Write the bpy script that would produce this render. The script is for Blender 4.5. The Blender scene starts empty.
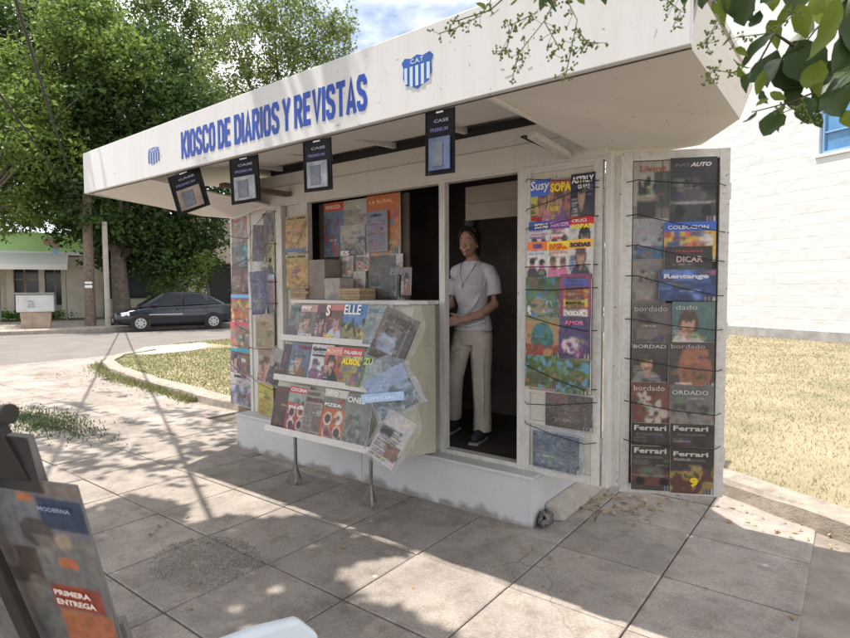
import bpy, bmesh, math, random
import numpy as np
from mathutils import Vector, Matrix
random.seed(7); RNG = np.random.default_rng(7)
S = bpy.context.scene
COL = S.collection

# ------------------------------------------------------------------ camera
cd = bpy.data.cameras.new('camera'); cam = bpy.data.objects.new('camera', cd); COL.objects.link(cam)
cd.sensor_width = 36; cd.sensor_fit = 'HORIZONTAL'; cd.lens = 24.03; cd.clip_start = 0.05; cd.clip_end = 2000
Rv = Vector((0.79469, 0.60699, -0.00533)); Uv = Vector((-0.02823, 0.04574, 0.99855)); Fv = Vector((-0.60636, 0.79339, -0.05349))
M = Matrix((Rv, Uv, -Fv)).transposed().to_4x4(); M.translation = Vector((1.6307, -3.2569, 1.55))
cam.matrix_world = M
cd.dof.use_dof = True; cd.dof.focus_distance = 4.2; cd.dof.aperture_fstop = 8.0
S.camera = cam
# ------------------------------------------------------------------ sky and sun
SUND = Vector((-0.76, -0.40, 2.40)).normalized()       # towards the sun
ELEV = math.asin(SUND.z)
w = bpy.data.worlds.new('World'); S.world = w; w.use_nodes = True
nt = w.node_tree; nt.nodes.clear()
out = nt.nodes.new('ShaderNodeOutputWorld'); bg = nt.nodes.new('ShaderNodeBackground'); bg.inputs['Strength'].default_value = 0.112
sky = nt.nodes.new('ShaderNodeTexSky'); sky.sky_type = 'NISHITA'; sky.sun_disc = False
sky.sun_elevation = ELEV; sky.sun_rotation = math.atan2(SUND.x, SUND.y)
sky.air_density = 1.0; sky.dust_density = 1.2; sky.ozone_density = 1.2
tc = nt.nodes.new('ShaderNodeTexCoord'); mp = nt.nodes.new('ShaderNodeMapping'); mp.inputs['Scale'].default_value = (1, 1, 2.2)
mp.inputs['Location'].default_value = (0.55, 0.1, 0.2)
nz = nt.nodes.new('ShaderNodeTexNoise'); nz.inputs['Scale'].default_value = 2.1; nz.inputs['Detail'].default_value = 8; nz.inputs['Roughness'].default_value = 0.55
cr = nt.nodes.new('ShaderNodeValToRGB'); cr.color_ramp.elements[0].position = 0.38; cr.color_ramp.elements[1].position = 0.56
mx = nt.nodes.new('ShaderNodeMixRGB'); mx.inputs[2].default_value = (13.0, 13.2, 13.5, 1)
L = nt.links.new
L(tc.outputs['Generated'], mp.inputs[0]); L(mp.outputs[0], nz.inputs['Vector']); L(nz.outputs['Fac'], cr.inputs[0])
L(cr.outputs[0], mx.inputs[0]); L(sky.outputs[0], mx.inputs[1]); L(mx.outputs[0], bg.inputs[0]); L(bg.outputs[0], out.inputs[0])
sd = bpy.data.lights.new('sun', 'SUN'); sd.energy = 5.0; sd.angle = math.radians(0.53); sd.color = (1.0, 0.945, 0.87)
sun = bpy.data.objects.new('sun', sd); COL.objects.link(sun); sun.location = (-8, -4, 25)
sun.rotation_euler = SUND.to_track_quat('Z', 'Y').to_euler()
S.view_settings.view_transform = 'Standard'; S.view_settings.look = 'None'
S.view_settings.exposure = 0.58; S.view_settings.gamma = 1.0; S.view_settings.use_curve_mapping = False
S.render.engine = 'CYCLES'

# ------------------------------------------------------------------ materials
def s2l(c):
    c = np.asarray(c, float)
    return np.where(c <= 0.04045, c / 12.92, ((c + 0.055) / 1.055) ** 2.4)
MATS = {}
def mat(name, col, rough=0.7, var=0.0, scale=6.0, bump=0.0, bscale=60.0, metal=0.0, spec=0.4, col2=None, alpha=None):
    if name in MATS: return MATS[name]
    m = bpy.data.materials.new(name); m.use_nodes = True; n = m.node_tree.nodes; l = m.node_tree.links.new
    b = n['Principled BSDF']; b.inputs['Roughness'].default_value = rough; b.inputs['Metallic'].default_value = metal
    b.inputs['Specular IOR Level'].default_value = spec
    b.inputs['Base Color'].default_value = (*col, 1)
    if var > 0 or col2 is not None:
        t = n.new('ShaderNodeTexCoord'); z = n.new('ShaderNodeTexNoise'); z.inputs['Scale'].default_value = scale
        z.inputs['Detail'].default_value = 7; z.inputs['Roughness'].default_value = 0.62
        r = n.new('ShaderNodeValToRGB'); r.color_ramp.elements[0].position = 0.32; r.color_ramp.elements[1].position = 0.68
        c2 = col2 if col2 is not None else tuple(x * (1 - var) for x in col)
        r.color_ramp.elements[0].color = (*c2, 1); r.color_ramp.elements[1].color = (*[min(1, x * (1 + var * 0.5)) for x in col], 1)
        l(t.outputs['Object'], z.inputs['Vector']); l(z.outputs['Fac'], r.inputs[0]); l(r.outputs[0], b.inputs['Base Color'])
    if bump > 0:
        t2 = n.new('ShaderNodeTexCoord'); z2 = n.new('ShaderNodeTexNoise'); z2.inputs['Scale'].default_value = bscale; z2.inputs['Detail'].default_value = 5
        bp = n.new('ShaderNodeBump'); bp.inputs['Strength'].default_value = bump; bp.inputs['Distance'].default_value = 0.01
        l(t2.outputs['Object'], z2.inputs['Vector']); l(z2.outputs['Fac'], bp.inputs['Height']); l(bp.outputs[0], b.inputs['Normal'])
    MATS[name] = m; return m

def weathered(name, col, dirt, amt=0.5, rough=0.5, streak=(3, 3, 0.5), lo=0.60, hi=0.80, grime=0):
    """painted sheet metal with stretched dirt streaks and small chips"""
    if name in MATS: return MATS[name]
    m = bpy.data.materials.new(name); m.use_nodes = True; n = m.node_tree.nodes; l = m.node_tree.links.new
    b = n['Principled BSDF']; b.inputs['Roughness'].default_value = rough
    t = n.new('ShaderNodeTexCoord'); mp = n.new('ShaderNodeMapping'); mp.inputs['Scale'].default_value = streak
    z = n.new('ShaderNodeTexNoise'); z.inputs['Scale'].default_value = 4.0; z.inputs['Detail'].default_value = 9; z.inputs['Roughness'].default_value = 0.7
    r = n.new('ShaderNodeValToRGB'); r.color_ramp.elements[0].position = lo - 0.15; r.color_ramp.elements[1].position = hi
    r.color_ramp.elements[0].color = (0, 0, 0, 1); r.color_ramp.elements[1].color = (amt,) * 3 + (1,)
    z2 = n.new('ShaderNodeTexNoise'); z2.inputs['Scale'].default_value = 38; z2.inputs['Detail'].default_value = 4
    r2 = n.new('ShaderNodeValToRGB'); r2.color_ramp.elements[0].position = 0.68; r2.color_ramp.elements[1].position = 0.74
    mx1 = n.new('ShaderNodeMixRGB'); mx1.inputs[1].default_value = (*col, 1); mx1.inputs[2].default_value = (*dirt, 1)
    mx2 = n.new('ShaderNodeMixRGB'); mx2.inputs[2].default_value = (*[d * 0.45 for d in dirt], 1)
    bp = n.new('ShaderNodeBump'); bp.inputs['Strength'].default_value = 0.15; bp.inputs['Distance'].default_value = 0.01
    l(t.outputs['Object'], mp.inputs[0]); l(mp.outputs[0], z.inputs['Vector']); l(z.outputs['Fac'], r.inputs[0]); l(r.outputs[0], mx1.inputs[0])
    l(t.outputs['Object'], z2.inputs['Vector']); l(z2.outputs['Fac'], r2.inputs[0]); l(r2.outputs[0], mx2.inputs[0])
    l(mx1.outputs[0], mx2.inputs[1]); l(mx2.outputs[0], b.inputs['Base Color']); l(z.outputs['Fac'], bp.inputs['Height']); l(bp.outputs[0], b.inputs['Normal'])
    if grime > 0:
        sx_ = n.new('ShaderNodeSeparateXYZ'); l(t.outputs['Object'], sx_.inputs[0]); zn = n.new('ShaderNodeTexNoise'); zn.inputs['Scale'].default_value = 7; zn.inputs['Detail'].default_value = 8; l(t.outputs['Object'], zn.inputs['Vector'])
        mm = n.new('ShaderNodeMath'); mm.operation = 'MULTIPLY_ADD'; mm.inputs[1].default_value = -.22; l(zn.outputs['Fac'], mm.inputs[0]); l(sx_.outputs[2], mm.inputs[2]); rg = n.new('ShaderNodeMapRange'); rg.inputs['From Min'].default_value = -.10; rg.inputs['From Max'].default_value = -.055; rg.inputs['To Min'].default_value = .75; rg.inputs['To Max'].default_value = 0
        l(mm.outputs[0], rg.inputs['Value']); mg = n.new('ShaderNodeMixRGB'); mg.inputs[2].default_value = (.17, .145, .12, 1); l(rg.outputs[0], mg.inputs[0]); l(mx2.outputs[0], mg.inputs[1]); l(mg.outputs[0], b.inputs['Base Color'])
    MATS[name] = m; return m

def leafmat(name, c1, c2, trans=0.35, rough=0.45):
    if name in MATS: return MATS[name]
    m = bpy.data.materials.new(name); m.use_nodes = True; n = m.node_tree.nodes; l = m.node_tree.links.new
    b = n['Principled BSDF']; b.inputs['Roughness'].default_value = rough; b.inputs['Specular IOR Level'].default_value = 0.2
    g = n.new('ShaderNodeNewGeometry'); r = n.new('ShaderNodeValToRGB')
    r.color_ramp.elements[0].color = (*c1, 1); r.color_ramp.elements[1].color = (*c2, 1)
    tr = n.new('ShaderNodeBsdfTranslucent'); ms = n.new('ShaderNodeMixShader'); ms.inputs[0].default_value = trans
    hs = n.new('ShaderNodeHueSaturation'); hs.inputs['Value'].default_value = 1.4; hs.inputs['Saturation'].default_value = 1.02
    l(g.outputs['Random Per Island'], r.inputs[0]); l(r.outputs[0], b.inputs['Base Color']); l(r.outputs[0], hs.inputs['Color']); l(hs.outputs[0], tr.inputs[0])
    l(b.outputs[0], ms.inputs[1]); l(tr.outputs[0], ms.inputs[2]); l(ms.outputs[0], n['Material Output'].inputs[0])
    MATS[name] = m; return m

def printmat():
    if 'print' in MATS: return MATS['print']
    m = bpy.data.materials.new('printed_cover'); m.use_nodes = True; n = m.node_tree.nodes; l = m.node_tree.links.new
    b = n['Principled BSDF']; b.inputs['Roughness'].default_value = 0.38; b.inputs['Specular IOR Level'].default_value = 0.5
    a = n.new('ShaderNodeVertexColor'); a.layer_name = 'print'; l(a.outputs[0], b.inputs['Base Color'])
    MATS['print'] = m; return m

def filmmat(name, tint, opac=0.35):
    """clear crinkled plastic film: partly see-through, glossy"""
    if name in MATS: return MATS[name]
    m = bpy.data.materials.new(name); m.use_nodes = True; n = m.node_tree.nodes; l = m.node_tree.links.new
    b = n['Principled BSDF']; b.inputs['Base Color'].default_value = (*tint, 1); b.inputs['Roughness'].default_value = 0.12; b.inputs['Specular IOR Level'].default_value = 0.9
    t = n.new('ShaderNodeTexCoord'); z = n.new('ShaderNodeTexNoise'); z.inputs['Scale'].default_value = 9; z.inputs['Detail'].default_value = 2; z.inputs['Distortion'].default_value = 2.5
    bp = n.new('ShaderNodeBump'); bp.inputs['Strength'].default_value = 1.0; bp.inputs['Distance'].default_value = 0.06
    tr = n.new('ShaderNodeBsdfTransparent'); ms = n.new('ShaderNodeMixShader')
    zz = n.new('ShaderNodeTexNoise'); zz.inputs['Scale'].default_value = 4.5; zz.inputs['Detail'].default_value = 2; zz.inputs['Distortion'].default_value = 4.0
    ab = n.new('ShaderNodeMath'); ab.operation = 'SUBTRACT'; ab.inputs[1].default_value = .5; a2 = n.new('ShaderNodeMath'); a2.operation = 'ABSOLUTE'; rr = n.new('ShaderNodeMapRange'); rr.inputs['From Min'].default_value = .0; rr.inputs['From Max'].default_value = .018; rr.inputs['To Min'].default_value = min(.8, opac + .20); rr.inputs['To Max'].default_value = opac  # thin, more opaque streaks imitate light caught on the crinkles
    l(t.outputs['Object'], zz.inputs['Vector']); l(zz.outputs['Fac'], ab.inputs[0]); l(ab.outputs[0], a2.inputs[0]); l(a2.outputs[0], rr.inputs['Value']); l(rr.outputs[0], ms.inputs[0])
    l(t.outputs['Object'], z.inputs['Vector']); l(z.outputs['Fac'], bp.inputs['Height']); l(bp.outputs[0], b.inputs['Normal'])
    l(tr.outputs[0], ms.inputs[1]); l(b.outputs[0], ms.inputs[2]); l(ms.outputs[0], n['Material Output'].inputs[0])
    MATS[name] = m; return m

def slab_mat():
    m = bpy.data.materials.new('sidewalk_concrete'); m.use_nodes = True; n = m.node_tree.nodes; l = m.node_tree.links.new
    b = n['Principled BSDF']; b.inputs['Roughness'].default_value = 0.88; b.inputs['Specular IOR Level'].default_value = 0.2
    t = n.new('ShaderNodeTexCoord'); g = n.new('ShaderNodeNewGeometry')
    z1 = n.new('ShaderNodeTexNoise'); z1.inputs['Scale'].default_value = 1.6; z1.inputs['Detail'].default_value = 8; z1.inputs['Roughness'].default_value = 0.65
    z2 = n.new('ShaderNodeTexNoise'); z2.inputs['Scale'].default_value = 90; z2.inputs['Detail'].default_value = 3
    r1 = n.new('ShaderNodeValToRGB'); r1.color_ramp.elements[0].position = 0.3; r1.color_ramp.elements[1].position = 0.72
    r1.color_ramp.elements[0].color = (0.23, 0.20, 0.178, 1); r1.color_ramp.elements[1].color = (0.43, 0.375, 0.33, 1)
    r2 = n.new('ShaderNodeValToRGB'); r2.color_ramp.elements[0].position = 0.3; r2.color_ramp.elements[1].position = 0.7
    r2.color_ramp.elements[0].color = (0.78, 0.78, 0.78, 1); r2.color_ramp.elements[1].color = (1.12, 1.12, 1.12, 1)
    m1 = n.new('ShaderNodeMixRGB'); m1.blend_type = 'MULTIPLY'; m1.inputs[0].default_value = 1
    mr = n.new('ShaderNodeMapRange'); mr.inputs['To Min'].default_value = 0.86; mr.inputs['To Max'].default_value = 1.1
    m2 = n.new('ShaderNodeMixRGB'); m2.blend_type = 'MULTIPLY'; m2.inputs[0].default_value = 1
    v = n.new('ShaderNodeTexVoronoi'); v.inputs['Scale'].default_value = 2.3; vr = n.new('ShaderNodeValToRGB')
    vr.color_ramp.elements[0].position = 0.03; vr.color_ramp.elements[1].position = 0.06; vr.color_ramp.elements[0].color = (1, 1, 1, 1); vr.color_ramp.elements[1].color = (0, 0, 0, 1)
    m3 = n.new('ShaderNodeMixRGB'); m3.inputs[2].default_value = (0.5, 0.47, 0.42, 1)
    bp = n.new('ShaderNodeBump'); bp.inputs['Strength'].default_value = 0.35; bp.inputs['Distance'].default_value = 0.004
    # hairline cracks and darker stains
    wv = n.new('ShaderNodeTexNoise'); wv.inputs['Scale'].default_value = 3.0; wv.inputs['Detail'].default_value = 6; va = n.new('ShaderNodeVectorMath'); va.operation = 'MULTIPLY_ADD'; va.inputs[1].default_value = (.35, .35, .35)
    l(t.outputs['Object'], wv.inputs['Vector']); l(wv.outputs['Color'], va.inputs[0]); l(t.outputs['Object'], va.inputs[2])
    vc = n.new('ShaderNodeTexVoronoi'); vc.feature = 'DISTANCE_TO_EDGE'; vc.inputs['Scale'].default_value = .75; l(va.outputs[0], vc.inputs['Vector'])
    rc = n.new('ShaderNodeValToRGB'); rc.color_ramp.elements[0].position = .001; rc.color_ramp.elements[1].position = .004; rc.color_ramp.elements[0].color = (.55, .52, .5, 1); rc.color_ramp.elements[1].color = (1, 1, 1, 1); l(vc.outputs['Distance'], rc.inputs[0])
    zs = n.new('ShaderNodeTexNoise'); zs.inputs['Scale'].default_value = 5.5; zs.inputs['Detail'].default_value = 6; zs.inputs['Roughness'].default_value = .75; l(t.outputs['Object'], zs.inputs['Vector'])
    rs_ = n.new('ShaderNodeValToRGB'); rs_.color_ramp.elements[0].position = .30; rs_.color_ramp.elements[1].position = .52; rs_.color_ramp.elements[0].color = (.66, .63, .6, 1); rs_.color_ramp.elements[1].color = (1, 1, 1, 1); l(zs.outputs['Fac'], rs_.inputs[0])
    m4 = n.new('ShaderNodeMixRGB'); m4.blend_type = 'MULTIPLY'; m4.inputs[0].default_value = 1; m5 = n.new('ShaderNodeMixRGB'); m5.blend_type = 'MULTIPLY'; m5.inputs[0].default_value = 1
    zm = n.new('ShaderNodeTexNoise'); zm.inputs['Scale'].default_value = .55; zm.inputs['Detail'].default_value = 2; l(t.outputs['Object'], zm.inputs['Vector']); rm = n.new('ShaderNodeMapRange'); rm.inputs['From Min'].default_value = .56; rm.inputs['From Max'].default_value = .64; l(zm.outputs['Fac'], rm.inputs['Value']); l(rm.outputs[0], m4.inputs[0])
    l(m3.outputs[0], m4.inputs[1]); l(rc.outputs[0], m4.inputs[2]); l(m4.outputs[0], m5.inputs[1]); l(rs_.outputs[0], m5.inputs[2])
    for z in (z1, z2, v): l(t.outputs['Object'], z.inputs['Vector'])
    l(z1.outputs['Fac'], r1.inputs[0]); l(z2.outputs['Fac'], r2.inputs[0]); l(r1.outputs[0], m1.inputs[1]); l(r2.outputs[0], m1.inputs[2])
    l(g.outputs['Random Per Island'], mr.inputs['Value']); l(m1.outputs[0], m2.inputs[1]); l(mr.outputs[0], m2.inputs[2])
    l(v.outputs['Distance'], vr.inputs[0]); l(vr.outputs[0], m3.inputs[0]); l(m2.outputs[0], m3.inputs[1])
    l(m5.outputs[0], b.inputs['Base Color']); l(z2.outputs['Fac'], bp.inputs['Height']); l(bp.outputs[0], b.inputs['Normal'])
    return m

WHITE = weathered('painted_white_metal', (0.60, 0.57, 0.53), (0.40, 0.33, 0.26), 0.3)
FASC = weathered('painted_fascia', (0.68, 0.675, 0.67), (0.56, 0.50, 0.44), 0.45, 0.45, (2.2, 1.2, 0.35))
FRAME = weathered('painted_frame', (0.57, 0.55, 0.51), (0.27, 0.21, 0.16), 0.6, 0.5, (6, 6, 1))
CREAM = weathered('cream_panel', (0.50, 0.48, 0.37), (0.22, 0.17, 0.11), 0.5, 0.5, (3, 3, 1))
BASEM = weathered('painted_base', (0.52, 0.52, 0.52), (0.36, 0.32, 0.28), 0.3, 0.55, (1, 1, 1), 0.62, 0.85, grime=1)
SOFF = weathered('soffit_board', (0.66, 0.625, 0.59), (0.54, 0.49, 0.44), 0.25, 0.6, (0.7, 0.9, 1))
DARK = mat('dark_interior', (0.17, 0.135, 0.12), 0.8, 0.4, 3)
BLACK = mat('black_rubber_and_gaps', (0.015, 0.015, 0.015), 0.6)
BLUE = mat('sign_blue', (0.012, 0.065, 0.42), 0.5, 0.25, 30)
PAPER = mat('paper_pages', (0.68, 0.64, 0.56), 0.8, 0.15, 80)
KRAFT = mat('kraft_book', (0.38, 0.27, 0.16), 0.8, 0.3, 20)
CONC = mat('kerb_concrete', (0.33, 0.285, 0.235), 0.9, 0.35, 9, 0.5, 70)
STEEL = mat('grey_steel', (0.25, 0.24, 0.22), 0.45, 0.3, 20, metal=0.6)
RUST = mat('rusty_edge', (0.42, 0.2, 0.1), 0.8, 0.5, 30)
TW = mat('print_white', (0.78, 0.76, 0.73), 0.45)

# ------------------------------------------------------------------ mesh helpers
def link(o, parent=None):
    COL.objects.link(o)
    if parent is not None: o.parent = parent
    return o
def tag(o, label=None, cat=None, group=None, kind=None):
    if label: o['label'] = label
    if cat: o['category'] = cat
    if group: o['group'] = group
    if kind: o['kind'] = kind
    return o
def empty(name, loc=(0, 0, 0), rz=0.0, label=None, cat=None, group=None):
    o = bpy.data.objects.new(name, None); o.empty_display_size = 0.1; COL.objects.link(o)
    o.location = loc; o.rotation_euler = (0, 0, rz); return tag(o, label, cat, group)
class MB:
    def __init__(s): s.v = []; s.f = []; s.mi = []; s.m = 0
    def add(s, vs, fs):
        k = len(s.v); s.v += [tuple(v) for v in vs]; s.f += [tuple(i + k for i in f) for f in fs]; s.mi += [s.m] * len(fs); return s
    def box(s, x0, x1, y0, y1, z0, z1):
        return s.add([(x0, y0, z0), (x1, y0, z0), (x1, y1, z0), (x0, y1, z0), (x0, y0, z1), (x1, y0, z1), (x1, y1, z1), (x0, y1, z1)],
                     [(0, 3, 2, 1), (4, 5, 6, 7), (0, 1, 5, 4), (1, 2, 6, 5), (2, 3, 7, 6), (3, 0, 4, 7)])
    def hexa(s, p):   # 8 points bottom ring, top ring
        return s.add(p, [(0, 3, 2, 1), (4, 5, 6, 7), (0, 1, 5, 4), (1, 2, 6, 5), (2, 3, 7, 6), (3, 0, 4, 7)])
    def bar(s, a, b, w, h=None):  # square bar between two points
        a = Vector(a); b = Vector(b); h = h or w; d = (b - a).normalized()
        up = Vector((0, 0, 1)) if abs(d.z) < 0.95 else Vector((1, 0, 0))
        x = d.cross(up).normalized() * w / 2; y = x.cross(d).normalized() * h / 2
        return s.hexa([a - x - y, a + x - y, a + x + y, a - x + y, b - x - y, b + x - y, b + x + y, b - x + y])
    def tube(s, pts, r, n=8):
        pts = [Vector(p) for p in pts]; rs = r if isinstance(r, (list, tuple)) else [r] * len(pts); rings = []
        k = len(s.v); vs = []; fs = []
        for i, p in enumerate(pts):
            d = (pts[min(i + 1, len(pts) - 1)] - pts[max(i - 1, 0)]).normalized()
            up = Vector((0, 0, 1)) if abs(d.z) < 0.9 else Vector((1, 0, 0))
            x = d.cross(up).normalized(); y = x.cross(d).normalized()
            for j in range(n):
                a = 2 * math.pi * j / n; vs.append(p + (x * math.cos(a) + y * math.sin(a)) * rs[i])
        for i in range(len(pts) - 1):
            for j in range(n):
                fs.append((i * n + j, i * n + (j + 1) % n, (i + 1) * n + (j + 1) % n, (i + 1) * n + j))
        fs.append(tuple(range(n))[::-1]); fs.append(tuple((len(pts) - 1) * n + j for j in range(n)))
        return s.add(vs, fs)
    def prism(s, poly, z0, z1):
        n = len(poly); vs = [(x, y, z0) for x, y in poly] + [(x, y, z1) for x, y in poly]
        return s.add(vs, [tuple(range(n))[::-1], tuple(range(n, 2 * n))] + [(i, (i + 1) % n, n + (i + 1) % n, n + i) for i in range(n)])
    def ellip(s, c, r, nu=14, nv=9):
        vs = []; fs = []
        for i in range(nv + 1):
            th = math.pi * i / nv
            for j in range(nu):
                a = 2 * math.pi * j / nu
                vs.append((c[0] + r[0] * math.sin(th) * math.cos(a), c[1] + r[1] * math.sin(th) * math.sin(a), c[2] + r[2] * math.cos(th)))
        for i in range(nv):
            for j in range(nu): fs.append((i * nu + j, (i + 1) * nu + j, (i + 1) * nu + (j + 1) % nu, i * nu + (j + 1) % nu))
        return s.add(vs, fs)
    def build(s, name, mats, parent=None, smooth=False, bevel=0.0, mw=None):
        me = bpy.data.meshes.new(name); me.from_pydata(s.v, [], s.f); me.validate()
        for m in (mats if isinstance(mats, (list, tuple)) else [mats]): me.materials.append(m)
        if max(s.mi, default=0) > 0:
            for p, i in zip(me.polygons, s.mi): p.material_index = i
        if smooth: me.polygons.foreach_set('use_smooth', [True] * len(me.polygons))
        o = bpy.data.objects.new(name, me); link(o, parent)
        if mw is not None: o.matrix_world = mw
        if bevel > 0:
            b = o.modifiers.new('bevel', 'BEVEL'); b.width = bevel; b.segments = 2; b.limit_method = 'ANGLE'
        return o
def fast_mesh(name, V, Fq, mats, parent=None, smooth=False):
    me = bpy.data.meshes.new(name); n = len(Fq); k = Fq.shape[1]
    me.vertices.add(len(V)); me.vertices.foreach_set('co', V.astype(np.float32).ravel())
    me.loops.add(n * k); me.loops.foreach_set('vertex_index', Fq.astype(np.int32).ravel())
    me.polygons.add(n); me.polygons.foreach_set('loop_start', np.arange(0, n * k, k, dtype=np.int32)); me.polygons.foreach_set('loop_total', np.full(n, k, dtype=np.int32))
    me.update(calc_edges=True)
    for m in (mats if isinstance(mats, (list, tuple)) else [mats]): me.materials.append(m)
    if smooth: me.polygons.foreach_set('use_smooth', [True] * n)
    o = bpy.data.objects.new(name, me); return link(o, parent)
def leaves(name, P, size, m, parent=None, flat=0.5, aspect=0.55, sizevar=0.35):
    """many separate folded leaf blades around the points P"""
    n = len(P); nrm = RNG.normal(size=(n, 3)); nrm[:, 2] = np.abs(nrm[:, 2]) + flat; nrm /= np.linalg.norm(nrm, axis=1)[:, None]
    d = RNG.normal(size=(n, 3)); d -= nrm * (d * nrm).sum(1)[:, None]; d /= np.linalg.norm(d, axis=1)[:, None]
    s = np.cross(nrm, d); L_ = size * (1 + sizevar * RNG.normal(size=(n, 1)).clip(-1.8, 1.8)); W_ = L_ * aspect
    a = P - d * L_ / 2; b = P + d * L_ / 2; mid = P + nrm * 0 ; l = mid + s * W_ / 2 + nrm * W_ * 0.18; r = mid - s * W_ / 2 + nrm * W_ * 0.18
    V = np.stack([a, r, b, l], 1).reshape(-1, 3); i = np.arange(n) * 4
    F = np.concatenate([np.stack([i, i + 1, i + 2], 1), np.stack([i, i + 2, i + 3], 1)])
    return fast_mesh(name, V, F, m, parent)
def text_data(txt, size_h, width=None, bold=0.0, depth=0.0015, italic=0.0, align='LEFT'):
    c = bpy.data.curves.new('t', 'FONT'); c.body = txt; c.size = 1; c.extrude = 0; c.offset = bold; c.shear = italic; c.resolution_u = 2
    o = bpy.data.objects.new('t', c); COL.objects.link(o); bpy.context.view_layer.update()
    me = bpy.data.meshes.new_from_object(o.evaluated_get(bpy.context.evaluated_depsgraph_get())); bpy.data.objects.remove(o); bpy.data.curves.remove(c)
    V = np.zeros(len(me.vertices) * 3, np.float32); me.vertices.foreach_get('co', V); V = V.reshape(-1, 3)
    lo = V.min(0); hi = V.max(0); sc = size_h / max(hi[1] - lo[1], 1e-6); sx = sc if width is None else width / max(hi[0] - lo[0], 1e-6)
    V[:, 0] = (V[:, 0] - lo[0]) * sx; V[:, 1] = (V[:, 1] - lo[1]) * sc; V[:, 2] = 0
    F = [tuple(p.vertices) for p in me.polygons]; bpy.data.meshes.remove(me); return V, F
def text_obj(name, txt, mw, h, m, width=None, bold=0.02, parent=None, italic=0.0):
    V, F = text_data(txt, h, width, bold, italic=italic)
    me = bpy.data.meshes.new(name); me.from_pydata([tuple(map(float, v)) for v in V], [], F); me.materials.append(m)
    o = bpy.data.objects.new(name, me); link(o, parent); o.matrix_local = mw; return o
def plane_mat(origin, xdir, zdir):
    x = Vector(xdir).normalized(); z = Vector(zdir); z = (z - x * z.dot(x)).normalized(); n = x.cross(z)  # local x, y(up), z(out to viewer)
    m = Matrix((x, z, n)).transposed().to_4x4(); m.translation = Vector(origin); return m

# ------------------------------------------------------------------ ground and setting
SLAB = slab_mat()
ASPH = mat('street_asphalt', (0.18, 0.16, 0.145), 0.9, 0.18, 1.2, 0.3, 60)
EARTH = mat('joint_earth', (0.15, 0.12, 0.095), 0.95, 0.4, 20)
LAWN = mat('dry_lawn', (0.31, 0.25, 0.165), 0.95, 0.25, 1.1, 0.7, 45, col2=(0.18, 0.165, 0.09))
MB().add([(-900, -900, -0.06), (900, -900, -0.06), (900, 900, -0.06), (-900, 900, -0.06)], [(0, 1, 2, 3)]).build('ground', mat('far_ground', (0.2, 0.18, 0.12), 0.95, 0.3, 0.05))['kind'] = 'structure'
o = MB().add([(-11.8, -60, -0.03), (1.9, -60, -0.03), (1.9, 1.6, -0.03), (-8.4, 1.6, -0.03), (-8.4, 3.55, -0.03), (-11.8, 3.55, -0.03)], [(0, 1, 2, 3, 4, 5)]).build('sidewalk_bed', EARTH); o['kind'] = 'structure'
sl = MB()
def slab(x0, x1, y0, y1, zt, t):
    g = 0.004; a = [random.uniform(-t, t) for _ in range(4)]; c = 0.006
    # bevelled slab top: outer ring a little lower than the inner face
    o_ = [(x0 + g, y0 + g), (x1 - g, y0 + g), (x1 - g, y1 - g), (x0 + g, y1 - g)]
    i_ = [(x0 + g + c, y0 + g + c), (x1 - g - c, y0 + g + c), (x1 - g - c, y1 - g - c), (x0 + g + c, y1 - g - c)]
    vs = [(p[0], p[1], -0.05) for p in o_] + [(p[0], p[1], zt + a[k] - 0.004) for k, p in enumerate(o_)] + [(p[0], p[1], zt + a[k]) for k, p in enumerate(i_)]
    fs = [(8, 9, 10, 11)] + [(k, (k + 1) % 4, 4 + (k + 1) % 4, 4 + k) for k in range(4)] + [(4 + k, 4 + (k + 1) % 4, 8 + (k + 1) % 4, 8 + k) for k in range(4)]
    sl.add(vs, fs)
XS = [1.46, 0.83, 0.225]; 
while XS[-1] > -11.9: XS.append(XS[-1] - 0.605)
YS = [-0.115]
while YS[-1] > -14: YS.append(YS[-1] - 0.60)
YS = [1.12, 0.52] + YS
for i in range(len(XS) - 1):
    for j in range(len(YS) - 1):
        if XS[i] < 0.0 and YS[j + 1] > 0.4 and XS[i] > -4.3: continue
        slab(XS[i + 1], XS[i], YS[j + 1], YS[j], 0.0, 0.0035 if XS[i] > -5 else 0.002)
for i in range(len(XS) - 1):
    if XS[i] < -8.4:
        for k in range(4): slab(XS[i + 1], XS[i], 1.12 + .6 * k, 1.72 + .6 * k, 0.0, 0.002)
for i in range(0, 3):
    slab(XS[i + 1] if i < 2 else 0.0, XS[i], 1.12, 1.62, -0.001, 0.004)
sl.build('sidewalk', SLAB)['kind'] = 'structure'
o = MB().add([(1.455, -60, -0.012), (30, -60, -0.012), (30, 1.4, -0.012), (1.455, 1.4, -0.012)], [(0, 1, 2, 3)]).build('path', mat('rough_path', (0.27, 0.23, 0.19), 0.95, 0.35, 4, 0.8, 55)); o['kind'] = 'structure'
# worn gravelly repair in the slabs: pebbles
pb = MB()
for k in range(1500):
    a = random.random() * 6.28; r = math.sqrt(random.random()); x = -1.25 + 0.36 * r * math.cos(a) - 0.05; y = -1.50 + 0.28 * r * math.sin(a)
    s_ = random.uniform(0.003, 0.0085); pb.ellip((x, y, 0.0005), (s_, s_ * random.uniform(0.6, 1), s_ * 0.45), 6, 4)
tag(pb.build('gravel_patch', mat('pebbles', (0.27, 0.235, 0.20), 0.9, 0.4, 50), smooth=True), 'rough patch of exposed pebbles worn into the shaded paving slabs', 'gravel', kind='stuff')

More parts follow.
